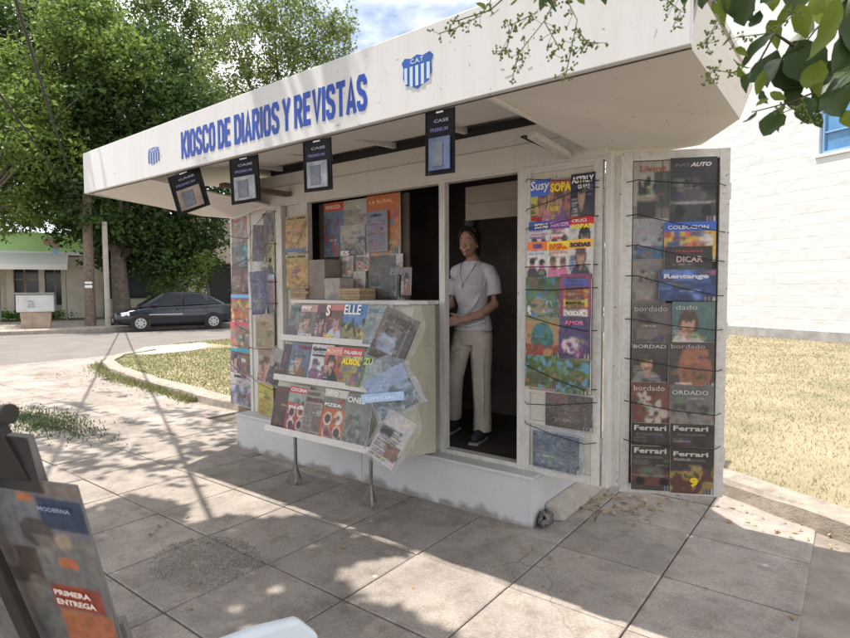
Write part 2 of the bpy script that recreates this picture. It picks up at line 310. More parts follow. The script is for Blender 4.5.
STREET_D = Vector((0.38, 0.925, 0)).normalized()
def sp(t, s):   # point on the far kerb line, t along the street, s towards the houses
    n = Vector((-STREET_D.y, STREET_D.x, 0)); p = Vector((-22.3, 3.5, 0)) + STREET_D * t + n * s; return p
o = MB().add([(-11.8, -90, -0.02), (-11.8, 1.6, -0.02), (-4, 60, -0.02), tuple(sp(110, 0))[:2] + (-0.02,), tuple(sp(-100, 0))[:2] + (-0.02,)], [(0, 1, 2, 3, 4)]).build('street', ASPH); o['kind'] = 'structure'
o = MB(); q = [sp(-100, 0.18), sp(120, 0.18), sp(120, 7.5), sp(-100, 7.5)]
o.add([(p.x, p.y, 0.115) for p in q], [(0, 1, 2, 3)]); o = o.build('pavement', mat('far_pavement', (0.36, 0.31, 0.26), 0.9, 0.25, 1.5)); o['kind'] = 'structure'
kb = MB(); q = [sp(-100, 0), sp(120, 0), sp(120, 0.18), sp(-100, 0.18)]; kb.prism([(p.x, p.y) for p in q][::-1], -0.03, 0.12)
tag(kb.build('kerb', CONC, bevel=0.02), 'long low concrete kerb along the far side of the street', 'kerb')
q = [sp(-100, 7.5), sp(120, 7.5), sp(120, 60), sp(-100, 60)]
o = MB().add([(p.x, p.y, 0.10) for p in q], [(0, 1, 2, 3)]).build('terrain', mat('far_yard', (0.10, 0.14, 0.05), 0.95, 0.4, 1)); o['kind'] = 'structure'

def kerb(poly, wdt, name, label, z1=0.12, seed=1):
    r_ = random.Random(seed); mb = MB(); P = [Vector((x, y, 0)) for x, y in poly]; pts = []
    for i in range(len(P) - 1):
        n_ = max(1, int((P[i + 1] - P[i]).length / 0.28))
        for k in range(n_): pts.append(P[i].lerp(P[i + 1], k / n_))
    pts.append(P[-1]); rings = []
    for i, p in enumerate(pts):
        t = (pts[min(i + 1, len(pts) - 1)] - pts[max(i - 1, 0)]).normalized(); n_ = Vector((-t.y, t.x, 0)); j = lambda: r_.uniform(-0.012, 0.012)
        rings.append([p + n_ * j() - Vector((0, 0, 0.05)), p + n_ * j() + Vector((0, 0, z1 - 0.03 + j())), p + n_ * (0.03 + j()) + Vector((0, 0, z1 + j())), p + n_ * (wdt + j()) + Vector((0, 0, z1 + j() * 0.6)), p + n_ * wdt - Vector((0, 0, 0.05))])
    vs = [v for r in rings for v in r]; fs = []
    for i in range(len(rings) - 1):
        for k in range(4): fs.append((i * 5 + k, (i + 1) * 5 + k, (i + 1) * 5 + k + 1, i * 5 + k + 1))
    fs += [(0, 1, 2, 3, 4), tuple((len(rings) - 1) * 5 + k for k in (4, 3, 2, 1, 0))]
    mb.add(vs, fs); return tag(mb.build(name, CONC, smooth=False), label, 'kerb')
kerb([(-4.62, 0.98), (-5.3, 0.98), (-6.2, 1.1), (-7.5, 1.24), (-9.3, 1.5), (-10.6, 1.9), (-11.6, 2.6), (-12.1, 3.6)][::-1], 0.2, 'kerb', 'old concrete kerb bordering the grass island left of the kiosk')
kerb([(0.25, 1.72), (0.89, 1.38), (1.63, 0.96), (2.6, 0.42), (5.0, -0.9), (9, -3.1)], 0.2, 'kerb', 'pitted concrete kerb between the paving and the dry lawn, right of the kiosk', 0.13, 5)
GP = [(-12.1, 3.7), (-11.5, 2.75), (-10.5, 2.05), (-9.2, 1.65), (-7.5, 1.4), (-6.2, 1.26), (-5.3, 1.14), (-4.62, 1.14), (-4.2, 1.5), (0.3, 1.85), (0.95, 1.52), (1.7, 1.1), (2.7, 0.56), (5.1, -0.76), (9.1, -2.96), (30, 0), (40, 30), (0, 45), (-8, 45), (-10.5, 16), (-13.2, 7.5), (-13.2, 5)]
o = MB().add([(x, y, 0.085) for x, y in GP], [tuple(range(len(GP)))]).build('lawn_soil', LAWN); o['kind'] = 'structure'
o = MB().add([(x, y, 0.093) for x, y in [(-11.7, 2.9), (-12.9, 3.9), (-12.8, 5.5), (-11.6, 5.0), (-11.0, 4.0), (-11.0, 3.1)]], [(0, 5, 4, 3, 2, 1)]).build('path', mat('island_path', (0.42, 0.37, 0.31), 0.9, 0.2, 2)); o['kind'] = 'structure'
# grass blades, nearer ones denser
def inside(pt, poly):
    x, y = pt; c_ = False; n_ = len(poly)
    for i in range(n_):
        x0, y0 = poly[i]; x1, y1 = poly[i - 1]
        if (y0 > y) != (y1 > y) and x < (x1 - x0) * (y - y0) / (y1 - y0) + x0: c_ = not c_
    return c_
def blades(name, P, h, m, label, w_=0.006):
    n = len(P); a = RNG.uniform(0, 6.28, n); hh = h * RNG.uniform(0.4, 1.3, n)
    if not np.isscalar(w_): pass
    wv = np.stack([np.cos(a), np.sin(a), 0 * a], 1) * (w_ if np.isscalar(w_) else w_[:, None]); lean = np.stack([RNG.normal(0, 0.5, n), RNG.normal(0, 0.5, n), np.ones(n)], 1) * hh[:, None]
    V = np.stack([P - wv, P + wv, P + lean], 1).reshape(-1, 3); i = np.arange(n) * 3
    return tag(fast_mesh(name, V, np.stack([i, i + 1, i + 2], 1), m), label, 'grass', kind='stuff')
pts = []
for k in range(230000):
    x = random.uniform(-3.0, 9); y = random.uniform(-1, 17); dd = math.hypot(x - 1.6, y + 3.2)
    if random.random() < min(1, (5.0 / dd) ** 1.3) and inside((x, y), GP) and (x > .3 or y > 4): pts.append((x, y, 0.085))
P_ = np.array(pts)
dist = np.hypot(P_[:, 0] - 1.6, P_[:, 1] + 3.2)
blades('lawn_grass', P_, 0.03, leafmat('dry_grass', (0.19, 0.155, 0.08), (0.38, 0.305, 0.20), 0.15, 0.7), 'sparse dry yellow-green grass of the lawn right of the kiosk', 0.0022 * np.maximum(1, dist / 4))
pts = []
for k in range(110000):
    x = random.uniform(-13.3, -2.5); y = random.uniform(1.0, 12)
    if inside((x, y), GP) and not (-12.9 < x < -11.1 and 2.9 < y < 5.4): pts.append((x, y, 0.085))
P_ = np.array(pts); blades('lawn_grass', P_, 0.035, leafmat('island_grass', (0.09, 0.125, 0.035), (0.27, 0.26, 0.11), 0.25, 0.7), 'yellowish short grass of the island behind the old kerb', 0.007)
pts = []
for k in range(1900):   # green tufts along the kerb foot
    t = random.random() ** 1.3; x = -5.6 - 5.6 * t; yb = np.interp(x, [-11.6, -10.6, -9.3, -7.5, -6.2, -5.3], [2.6, 1.9, 1.5, 1.24, 1.1, 0.98]); pts.append((x, yb - abs(random.gauss(0, 0.07 + 0.1 * t)), 0.0))
blades('kerb_weeds', np.array(pts), 0.085, leafmat('green_grass', (0.11, 0.13, 0.045), (0.29, 0.28, 0.13), 0.2, 0.6), 'tall green weeds along the foot of the old kerb', 0.008)
pts = [(-6.0 + random.gauss(0, 0.55), -0.72 + random.gauss(0, 0.17), 0) for k in range(2600)]
blades('ground_cover', np.array(pts), 0.035, leafmat('ground_cover_green', (0.06, 0.09, 0.04), (0.13, 0.16, 0.08), 0.2, 0.8), 'green patch of low ground cover in the paving at left', 0.008)
# dry leaf litter
pts = [(random.uniform(0.05, 0.6), 0.75 + random.gauss(0, 0.16), 0.012) for k in range(110)] + [(random.uniform(-10.5, -5.3), random.uniform(0.4, 1.25), 0.01) for k in range(260)] \
    + [(random.uniform(0.2, 1.6), 1.25 - 0.45 * random.random(), 0.01) for k in range(60)] + [(random.uniform(-3, 2), random.uniform(-2.6, 0), 0.006) for k in range(50)]
o = leaves('fallen_leaves', np.array(pts), 0.035, leafmat('dry_leaf', (0.24, 0.15, 0.07), (0.45, 0.33, 0.18), 0.1, 0.8), flat=2.5); tag(o, 'scattered dry leaves and litter on the paving', 'leaves', kind='stuff')
for k in range(1):
    wd = empty('weed', (0.28, 0.36, 0), 0, 'small thin weed sprouting from the paving beside the kiosk base', 'weed')
    mb = MB()
    for i in range(7):
        a = i * 0.9; mb.tube([(0, 0, 0), (0.025 * math.cos(a), 0.025 * math.sin(a), 0.05), (0.06 * math.cos(a), 0.06 * math.sin(a), 0.10 + 0.01 * i)], [0.002, 0.0015, 0.001], 5)
    mb.build('stem', MATS['green_grass'], wd)
    leaves('foliage', np.array([(0.05 * math.cos(i * 0.9) * random.uniform(0.5, 1.2), 0.05 * math.sin(i * 0.9) * random.uniform(0.5, 1.2), random.uniform(0.04, 0.16)) for i in range(26)]), 0.02, MATS['green_grass'], wd)

# ------------------------------------------------------------------ the kiosk
K = empty('newsstand_kiosk', (0, 0, 0), 0, 'white metal newspaper kiosk with a long lettered fascia, open door and fold-out leaves', 'kiosk')
def kp(mb, name, m, bevel=0.003, parent=None, label=None): 
    o = mb.build(name, m, parent or K, bevel=bevel)
    if label: o['label'] = label
    return o
# plinth with sill and side step
b = MB().box(-3.2, -0.0, 0.0, 1.55, -0.02, 0.315); b.box(-3.2, 0.012, -0.014, 0.16, 0.315, 0.34); BASE = kp(b, 'base', BASEM, 0.006)
b = MB(); b.box(-1.52, -1.505, -0.006, 0.0, 0.02, 0.31); b.box(-0.012, 0.006, -0.008, 0.0, 0.0, 0.315); b.box(-3.2, 0.0, -0.005, 0.0, 0.0, 0.02); kp(b, 'seam_strip', BASEM, 0, BASE)
b = MB(); b.hexa([(0.0, 0.16, 0), (0.13, 0.22, 0), (0.12, 1.35, 0), (0.0, 1.35, 0), (0.0, 0.18, 0.12), (0.07, 0.24, 0.095), (0.06, 1.35, 0.10), (0.0, 1.35, 0.12)]); kp(b, 'side_step', weathered('step_paint', (0.40, 0.36, 0.31), (0.24, 0.20, 0.16), 0.6, 0.8, (2, 2, 2), 0.5, 0.7), 0.02)
# body
b = MB(); b.box(-3.14, -3.10, 0.13, 1.5, 0.34, 2.62); b.box(-0.13, -0.09, 0.17, 1.5, 0.34, 2.62); b.box(-3.10, -0.13, 1.46, 1.5, 0.34, 2.62)
kp(b, 'wall', FRAME)
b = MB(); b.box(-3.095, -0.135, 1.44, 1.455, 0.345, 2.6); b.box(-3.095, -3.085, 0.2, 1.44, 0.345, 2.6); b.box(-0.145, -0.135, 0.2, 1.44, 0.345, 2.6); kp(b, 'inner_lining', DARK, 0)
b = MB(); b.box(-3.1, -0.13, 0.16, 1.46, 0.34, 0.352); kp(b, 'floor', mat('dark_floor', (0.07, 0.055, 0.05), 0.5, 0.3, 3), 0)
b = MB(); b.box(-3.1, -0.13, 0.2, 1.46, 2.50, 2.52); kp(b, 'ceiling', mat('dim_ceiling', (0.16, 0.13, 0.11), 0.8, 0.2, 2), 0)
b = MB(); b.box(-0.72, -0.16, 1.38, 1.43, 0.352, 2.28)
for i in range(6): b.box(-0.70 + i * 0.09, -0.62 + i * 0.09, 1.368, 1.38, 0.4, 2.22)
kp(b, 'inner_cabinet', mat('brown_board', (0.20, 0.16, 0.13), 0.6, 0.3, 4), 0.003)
b = MB(); b.box(-0.745, -0.165, 0.36, 0.385, 2.06, 2.31); b.box(-0.745, -0.165, 0.352, 0.36, 2.18, 2.185); kp(b, 'transom_panel', mat('transom', (0.26, 0.21, 0.17), 0.7, 0.2, 3), 0.002)
# front: panels, posts, beam
b = MB(); b.box(-3.14, -2.34, 0.14, 0.165, 0.34, 2.31); kp(b, 'front_panel', FRAME)
b = MB(); b.box(-2.24, -0.81, 0.135, 0.16, 0.34, 1.43); kp(b, 'front_panel', FRAME)
for x0, x1, y0 in ((-2.34, -2.24, 0.11), (-0.81, -0.76, 0.11), (-0.165, -0.105, 0.10)):
    b = MB(); b.box(x0, x1, y0, 0.165, 0.34, 2.31)
    for z_ in (0.45, 1.2, 1.9, 2.2): b.ellip(((x0 + x1) / 2, y0, z_), (0.006, 0.003, 0.006), 6, 4)
    kp(b, 'door_post' if x0 > -2 else 'corner_post', FRAME)
b = MB(); b.box(-0.76, -0.165, 0.105, 0.18, 0.34, 0.372); kp(b, 'threshold', FRAME)
b = MB(); b.box(-2.235, -0.815, -0.03, 0.22, 1.435, 1.462); kp(b, 'counter', WHITE)
b = MB(); b.box(-3.16, 0.42, 0.105, 0.175, 2.31, 2.485); b.box(-3.16, 0.36, 0.118, 0.175, 2.489, 2.60)
b.box(-3.16, 0.42, 0.098, 0.105, 2.31, 2.325); kp(b, 'beam', WHITE, 0.004)
b = MB(); b.hexa([(0.16, -0.40, 2.37), (0.21, -0.40, 2.37), (0.21, 0.10, 2.345), (0.16, 0.10, 2.345), (0.16, -0.40, 2.405), (0.21, -0.40, 2.405), (0.21, 0.10, 2.38), (0.16, 0.10, 2.38)])
kp(b, 'bracket', FRAME)
b = MB(); b.box(0.13, 0.16, -0.42, 0.10, 2.375, 2.385); kp(b, 'bracket_slot', BLACK, 0)
# door leaves standing open
def leaf(ox, oy, ex, ey, z0, z1, board, cords, rail=0.055, label=None):
    d = Vector((ex - ox, ey - oy, 0)); W_ = d.length; mw = plane_mat((ox, oy, 0), d, (0, 0, 1))
    g = MB().box(rail * 0.6, W_ - rail * 0.6, z0 + 0.02, z1 - 0.02, -0.012, 0.0); brd = g.build('display_leaf', board, K, mw=mw)
    if label: brd['label'] = label
    f = MB(); f.box(0, rail, z0, z1, -0.02, 0.018); f.box(W_ - rail, W_, z0, z1, -0.02, 0.018); f.box(rail, W_ - rail, z0, z0 + rail, -0.019, 0.016); f.box(rail, W_ - rail, z1 - rail, z1, -0.019, 0.016)
    for z_ in (z0 + 0.25, z0 + 1.0, z1 - 0.25): f.box(W_ - rail * 0.3, W_ + 0.012, z_ - 0.05, z_ + 0.05, -0.008, 0.004)
    fr = f.build('frame', FRAME, brd, bevel=0.003)
    for (v0, v1) in cords:
        c_ = MB().tube([(rail * 0.4, v0, 0.018), (rail * 1.3, v0, 0.088), (W_ * 0.5, (v0 + v1) / 2 - 0.008, 0.096), (W_ - rail * 1.3, v1, 0.088), (W_ - rail * 0.4, v1, 0.018)], 0.0028, 6); c_.build('elastic_cord', BLACK, brd, smooth=True)
    return mw, W_
LBOARD = weathered('leaf_board', (0.55, 0.52, 0.45), (0.33, 0.27, 0.2), 0.5)
m1, w1 = leaf(-0.13, 0.12, 0.40, 0.12, 0.33, 2.34, LBOARD, [(2.24, 2.19), (2.05, 2.15), (1.93, 1.98), (1.685, 1.69), (1.54, 1.55), (1.37, 1.29), (1.05, 0.93), (0.80, 0.85), (0.67, 0.60)], label='white framed display leaf beside the kiosk door')
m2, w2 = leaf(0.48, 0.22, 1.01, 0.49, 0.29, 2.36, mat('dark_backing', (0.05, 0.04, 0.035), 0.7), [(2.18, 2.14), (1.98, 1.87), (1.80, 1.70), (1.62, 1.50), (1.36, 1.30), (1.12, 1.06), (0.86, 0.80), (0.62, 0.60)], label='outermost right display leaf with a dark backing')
b = MB(); b.box(0.418, 0.452, 0.10, 0.21, 0.33, 2.34); b.box(0.428, 0.492, 0.165, 0.235, 0.33, 2.335); kp(b, 'hinge_post', FRAME)
m3, w3 = leaf(-3.70, 0.33, -3.19, 0.29, 0.31, 2.34, LBOARD, [(2.12, 2.06), (1.78, 1.86), (1.55, 1.52), (1.24, 1.12), (0.92, 0.88), (0.78, 0.62)], 0.04, label='outermost left display leaf, standing over the paving')
m4, w4 = leaf(-3.16, 0.20, -2.62, 0.11, 0.32, 2.32, LBOARD, [(2.05, 2.27), (1.83, 1.97), (1.70, 1.62), (1.36, 1.42), (0.98, 1.0), (0.70, 0.62)], 0.05, label='inner left display leaf crowded with comics and bags')
b = MB(); b.box(-2.615, -2.56, 0.08, 0.135, 0.34, 2.31); b.box(-3.185, -3.165, 0.16, 0.27, 0.33, 2.3); kp(b, 'hinge_post', FRAME)
# canopy
roof = MB()
RZ = 2.70
def slabpoly(mb, pts, th):
    n = len(pts); mb.add([(p[0], p[1], p[2]) for p in pts] + [(p[0], p[1], p[2] + th) for p in pts], [tuple(range(n))[::-1], tuple(range(n, 2 * n))] + [(i, (i + 1) % n, n + (i + 1) % n, n + i) for i in range(n)])
slabpoly(roof, [(-3.77, -1.04, 2.70), (1.12, -1.04, 2.72), (1.14, 0.08, 2.675), (0.45, 0.16, 2.665), (0.0, 0.6, 2.66), (0.0, 1.62, 2.66), (-3.15, 1.62, 2.66), (-4.12, -0.1, 2.66)], 0.03)
CAN = kp(roof, 'canopy_roof', SOFF, 0)
f = MB(); f.hexa([(-3.78, -1.075, 2.40), (1.14, -1.075, 2.40), (1.14, -1.045, 2.40), (-3.78, -1.045, 2.40), (-3.78, -1.075, 2.745), (1.14, -1.075, 2.80), (1.14, -1.045, 2.80), (-3.78, -1.045, 2.745)])
FA = kp(f, 'sign_fascia', FASC, 0.004)
f = MB(); f.box(-3.775, 1.135, -1.044, -1.036, 2.396, 2.40); kp(f, 'drip_edge', mat('edge_dark', (0.10, 0.08, 0.07), 0.7, 0.5, 10), 0, FA)
f = MB(); f.box(1.1405, 1.149, -1.07, -1.046, 2.60, 2.79); kp(f, 'rusty_end', RUST, 0, FA)
# side strip at left, slanting outwards
f = MB(); f.hexa([(-3.80, -1.07, 2.40), (-3.78, -1.07, 2.40), (-4.14, -0.08, 2.40), (-4.16, -0.08, 2.40), (-3.80, -1.07, 2.74), (-3.78, -1.07, 2.74), (-4.14, -0.08, 2.72), (-4.16, -0.08, 2.72)]); kp(f, 'side_fascia', FASC)
f = MB(); slabpoly(f, [(-3.76, -1.03, 2.405), (-2.75, -1.03, 2.405), (-2.75, 0.095, 2.33), (-3.30, 0.095, 2.25), (-3.89, 0.10, 2.325), (-4.13, -0.09, 2.41)], 0.012); kp(f, 'soffit', SOFF, 0)
f = MB()
A_, B_, B2, C_, D_, E_, F_ = (0.31, -1.03, 2.412), (1.12, -1.03, 2.42), (1.155, -1.0, 2.60), (1.165, 0.16, 2.59), (1.11, 0.15, 2.43), (0.87, 0.42, 2.385), (0.31, 0.42, 2.37)
f.add([A_, B_, B2, C_, D_, E_, F_], [(0, 6, 5), (0, 5, 4), (0, 4, 1), (1, 4, 3, 2)]); SO = kp(f, 'soffit', SOFF, 0);  sm = SO.modifiers.new('th', 'SOLIDIFY'); sm.thickness = 0.012; sm.offset = -1
f = MB(); f.box(0.285, 0.308, -1.03, 0.10, 2.395, 2.44); kp(f, 'rafter', SOFF, 0.002)
for x_ in (-2.60, -1.95, -1.25, -0.60, 0.02):
    f = MB(); f.hexa([(x_, -1.04, 2.56), (x_ + 0.035, -1.04, 2.56), (x_ + 0.035, 0.117, 2.625), (x_, 0.117, 2.625), (x_, -1.04, 2.60), (x_ + 0.035, -1.04, 2.60), (x_ + 0.035, 0.117, 2.665), (x_, 0.117, 2.665)]); kp(f, 'rafter', FRAME, 0.002)
f = MB(); f.hexa([(-2.74, -1.04, 2.50), (0.28, -1.04, 2.50), (0.28, -1.03 + 1.07, 2.655), (-2.74, 0.04, 2.655), (-2.74, -1.04, 2.51), (0.28, -1.04, 2.51), (0.28, 0.04, 2.665), (-2.74, 0.04, 2.665)]); kp(f, 'roof_lining', SOFF, 0)
f = MB(); f.box(-2.74, 0.28, 0.118, 0.13, 2.602, 2.66); kp(f, 'gap_shade', BLACK, 0)  # black strip fills the open gap above the beam, standing in for its shade
f = MB(); f.hexa([(-2.70, -0.45, 2.41), (-2.62, -0.45, 2.41), (-2.42, 0.09, 2.38), (-2.5, 0.09, 2.38), (-2.70, -0.45, 2.45), (-2.62, -0.45, 2.45), (-2.42, 0.09, 2.42), (-2.5, 0.09, 2.42)]); kp(f, 'support_arm', mat('brown_wood', (0.13, 0.09, 0.06), 0.7, 0.3, 8), 0.002)
f = MB()
for x_, z_, a_, ln in ((.42, 2.452, .1, .035), (.47, 2.472, .5, .03), (.39, 2.488, -.3, .02), (.52, 2.462, .25, .022), (-.62, 2.43, .1, .03), (1.02, 2.47, 1.3, .03), (-1.9, 2.44, .4, .02), (-3.2, 2.5, .2, .03)):
    dx, dz = math.cos(a_) * ln / 2, math.sin(a_) * ln / 2; f.hexa([(x_ - dx, -1.0762, z_ - dz - .001), (x_ + dx, -1.0762, z_ + dz - .001), (x_ + dx, -1.0755, z_ + dz - .001), (x_ - dx, -1.0755, z_ - dz - .001), (x_ - dx, -1.0762, z_ - dz + .001), (x_ + dx, -1.0762, z_ + dz + .001), (x_ + dx, -1.0755, z_ + dz + .001), (x_ - dx, -1.0755, z_ - dz + .001)])
kp(f, 'scratches', mat('scratch_dark', (.2, .17, .14), .8), 0, FA)
# lettering and crests on the fascia (letters are cut vinyl, 1 mm proud)
def on_fascia(x, z, off=0.0015): return Matrix(((1, 0, 0, x), (0, 0, -1, -1.075 - off), (0, 1, 0, z), (0, 0, 0, 1)))
def stroke(mb, P, t, closed, y, f):
    """flat mitred band of half width t along a 2D polyline; f maps to the fascia plane"""
    n = len(P); P = [Vector((a, b)) for a, b in P]; Lf = []; Rt = []
    for i in range(n):
        a = P[i - 1] if (i > 0 or closed) else None; b_ = P[(i + 1) % n] if (i < n - 1 or closed) else None
        d1 = (P[i] - a).normalized() if a is not None else (b_ - P[i]).normalized(); d2 = (b_ - P[i]).normalized() if b_ is not None else d1
        n1 = Vector((-d1.y, d1.x)); n2 = Vector((-d2.y, d2.x)); m_ = (n1 + n2); m_ = m_ / max(m_.length_squared / 2, .35); Lf.append(P[i] + m_ * t); Rt.append(P[i] - m_ * t)
    vs = [f(p, y) for p in Lf + Rt] + [f(p, y + .0012) for p in Lf + Rt]; fs = []
    for i in range(n if closed else n - 1):
        j = (i + 1) % n; fs += [(n + i, n + j, j, i), (i, j, 2 * n + j, 2 * n + i), (n + j, n + i, 3 * n + i, 3 * n + j)]
    mb.add(vs, fs)
LT = {'K': [[(.09, 0), (.09, 1)], [(.52, 1), (.24, .5), (.52, 0)]], 'I': [[(.09, 0), (.09, 1)]], 'O': [[(.09, .22), (.09, .78), (.17, .91), (.38, .91), (.46, .78), (.46, .22), (.38, .09), (.17, .09), 'c']],
      'S': [[(.46, .70), (.46, .80), (.38, .91), (.17, .91), (.09, .80), (.09, .66), (.16, .56), (.39, .45), (.46, .34), (.46, .20), (.38, .09), (.17, .09), (.09, .20), (.09, .30)]],
      'C': [[(.46, .68), (.46, .80), (.38, .91), (.17, .91), (.09, .78), (.09, .22), (.17, .09), (.38, .09), (.46, .20), (.46, .32)]], 'D': [[(.09, .09), (.09, .91), (.34, .91), (.46, .76), (.46, .24), (.34, .09), 'c']],
      'E': [[(.09, 0), (.09, 1)], [(.16, .91), (.47, .91)], [(.16, .5), (.42, .5)], [(.16, .09), (.47, .09)]], 'A': [[(.06, 0), (.27, .93), (.48, 0)], [(.17, .27), (.37, .27)]],
      'R': [[(.09, 0), (.09, 1)], [(.16, .91), (.37, .91), (.46, .80), (.46, .60), (.37, .49), (.16, .49)], [(.30, .46), (.50, 0)]], 'Y': [[(.05, 1), (.27, .48), (.49, 1)], [(.27, .5), (.27, 0)]], 'V': [[(.06, 1), (.27, .07), (.48, 1)]], 'T': [[(.01, .91), (.53, .91)], [(.27, .85), (.27, 0)]]}
ADV = {'I': .18, ' ': .13, 'A': .54, 'T': .54, 'Y': .54, 'V': .54}
txt = 'KIOSCO DE DIARIOS Y REVISTAS'; tot = sum(ADV.get(ch, .55) + .065 for ch in txt); kx = 1.79 / tot; mb = MB(); cx_ = 0.0; q_ = 0
for ch in txt:
    for st_ in LT.get(ch, []):
        cl_ = st_[-1] == 'c'; pl_ = [p for p in st_ if p != 'c']; q_ += 1
        stroke(mb, pl_, .093, cl_, -1.0775 - .00015 * (q_ % 5), lambda p, y, cx_=cx_: (-2.185 + (cx_ + p[0]) * kx, y, 2.470 + .185 * p[1]))
    cx_ += ADV.get(ch, .55) + .065
mb.build('sign_lettering', BLUE, FA)
def shield_pts(cx, cz, w_, h_):
    p = [(-0.5, 0.38), (-0.40, 0.5), (-0.18, 0.44), (0, 0.52), (0.18, 0.44), (0.40, 0.5), (0.5, 0.38), (0.44, 0.2), (0.46, -0.1), (0.36, -0.34), (0.14, -0.43), (0, -0.52), (-0.14, -0.43), (-0.36, -0.34), (-0.46, -0.1), (-0.44, 0.2)]
    return [(cx + x * w_, cz + y * h_) for x, y in p]
def flat(name, polys, y, m, parent, th=0.001):
    mb = MB()
    for P in polys:
        n = len(P); mb.add([(x, y, z) for x, z in P] + [(x, y + th, z) for x, z in P], [tuple(range(n)), tuple(range(n, 2 * n))[::-1]] + [(i, n + i, n + (i + 1) % n, (i + 1) % n) for i in range(n)])
    return mb.build(name, m, parent)
CB = mat('crest_blue', (0.03, 0.11, 0.42), 0.5, 0.2, 30); CL = mat('crest_pale', (0.55, 0.66, 0.80), 0.5)
cr_ = flat('club_crest', [shield_pts(-0.075, 2.585, 0.19, 0.155)], -1.078, CB, FA, 0.003)
st = [[(-0.075 + k * 0.034 - 0.009, 2.615), (-0.075 + k * 0.034 - 0.009, 2.532 - (0.012 if abs(k) < 1.5 else -0.006)), (-0.075 + k * 0.034 + 0.009, 2.532 - (0.012 if abs(k) < 1.5 else -0.006)), (-0.075 + k * 0.034 + 0.009, 2.615)] for k in (-2, -1, 0, 1, 2)]
flat('crest_stripe', st, -1.0795, CL, cr_); text_obj('crest_letters', 'C.A.T', Matrix(((1, 0, 0, -0.115), (0, 0, -1, -1.0795), (0, 1, 0, 2.627), (0, 0, 0, 1))), 0.022, CL, 0.08, 0.02, cr_)
cr_ = flat('club_crest', [[(-2.65 + 0.036 * k, 2.485 + 0.008 * abs(k - 2)), (-2.65 + 0.036 * k + 0.018, 2.485 + 0.008 * abs(k - 2)), (-2.65 + 0.036 * k + 0.018, 2.57), (-2.65 + 0.036 * k, 2.57)] for k in range(5)], -1.0775, CB, FA, 0.0025)
flat('crest_band', [[(-2.655, 2.575), (-2.485, 2.575), (-2.50, 2.605), (-2.57, 2.612), (-2.64, 2.605)]], -1.0772, mat('crest_faded', (0.16, 0.22, 0.50), 0.6, 0.2, 30), cr_)
text_obj('crest_letters', 'C.A.T', Matrix(((1, 0, 0, -2.615), (0, 0, -1, -1.0785), (0, 1, 0, 2.582), (0, 0, 0, 1))), 0.017, TW, 0.09, 0.02, cr_)
# black jacket on a hook inside the door
b = MB(); b.tube([(-0.22, 1.30, 1.72), (-0.24, 1.28, 1.5), (-0.25, 1.27, 1.2), (-0.25, 1.27, 0.98)], [0.05, 0.13, 0.14, 0.15], 12)
o = b.build('jacket', mat('black_cloth', (0.02, 0.018, 0.022), 0.9, 0.3, 10), smooth=True); tag(o, 'dark jacket hanging in the shade inside the kiosk door', 'jacket')
# grey rag stuffed against the base corner
bm = MB(); bm.ellip((0.045, 0.10, 0.04), (0.04, 0.07, 0.055), 18, 12); o = bm.build('crumpled_bag', mat('grey_plastic', (0.16, 0.155, 0.16), 0.3, 0.6, 30, 0.8, 40), smooth=True)
for v in o.data.vertices: v.co += Vector((random.gauss(0, 0.008), random.gauss(0, 0.009), random.gauss(0, 0.008)))
tag(o, 'small grey crumpled plastic bag at the foot of the kiosk base corner', 'bag')

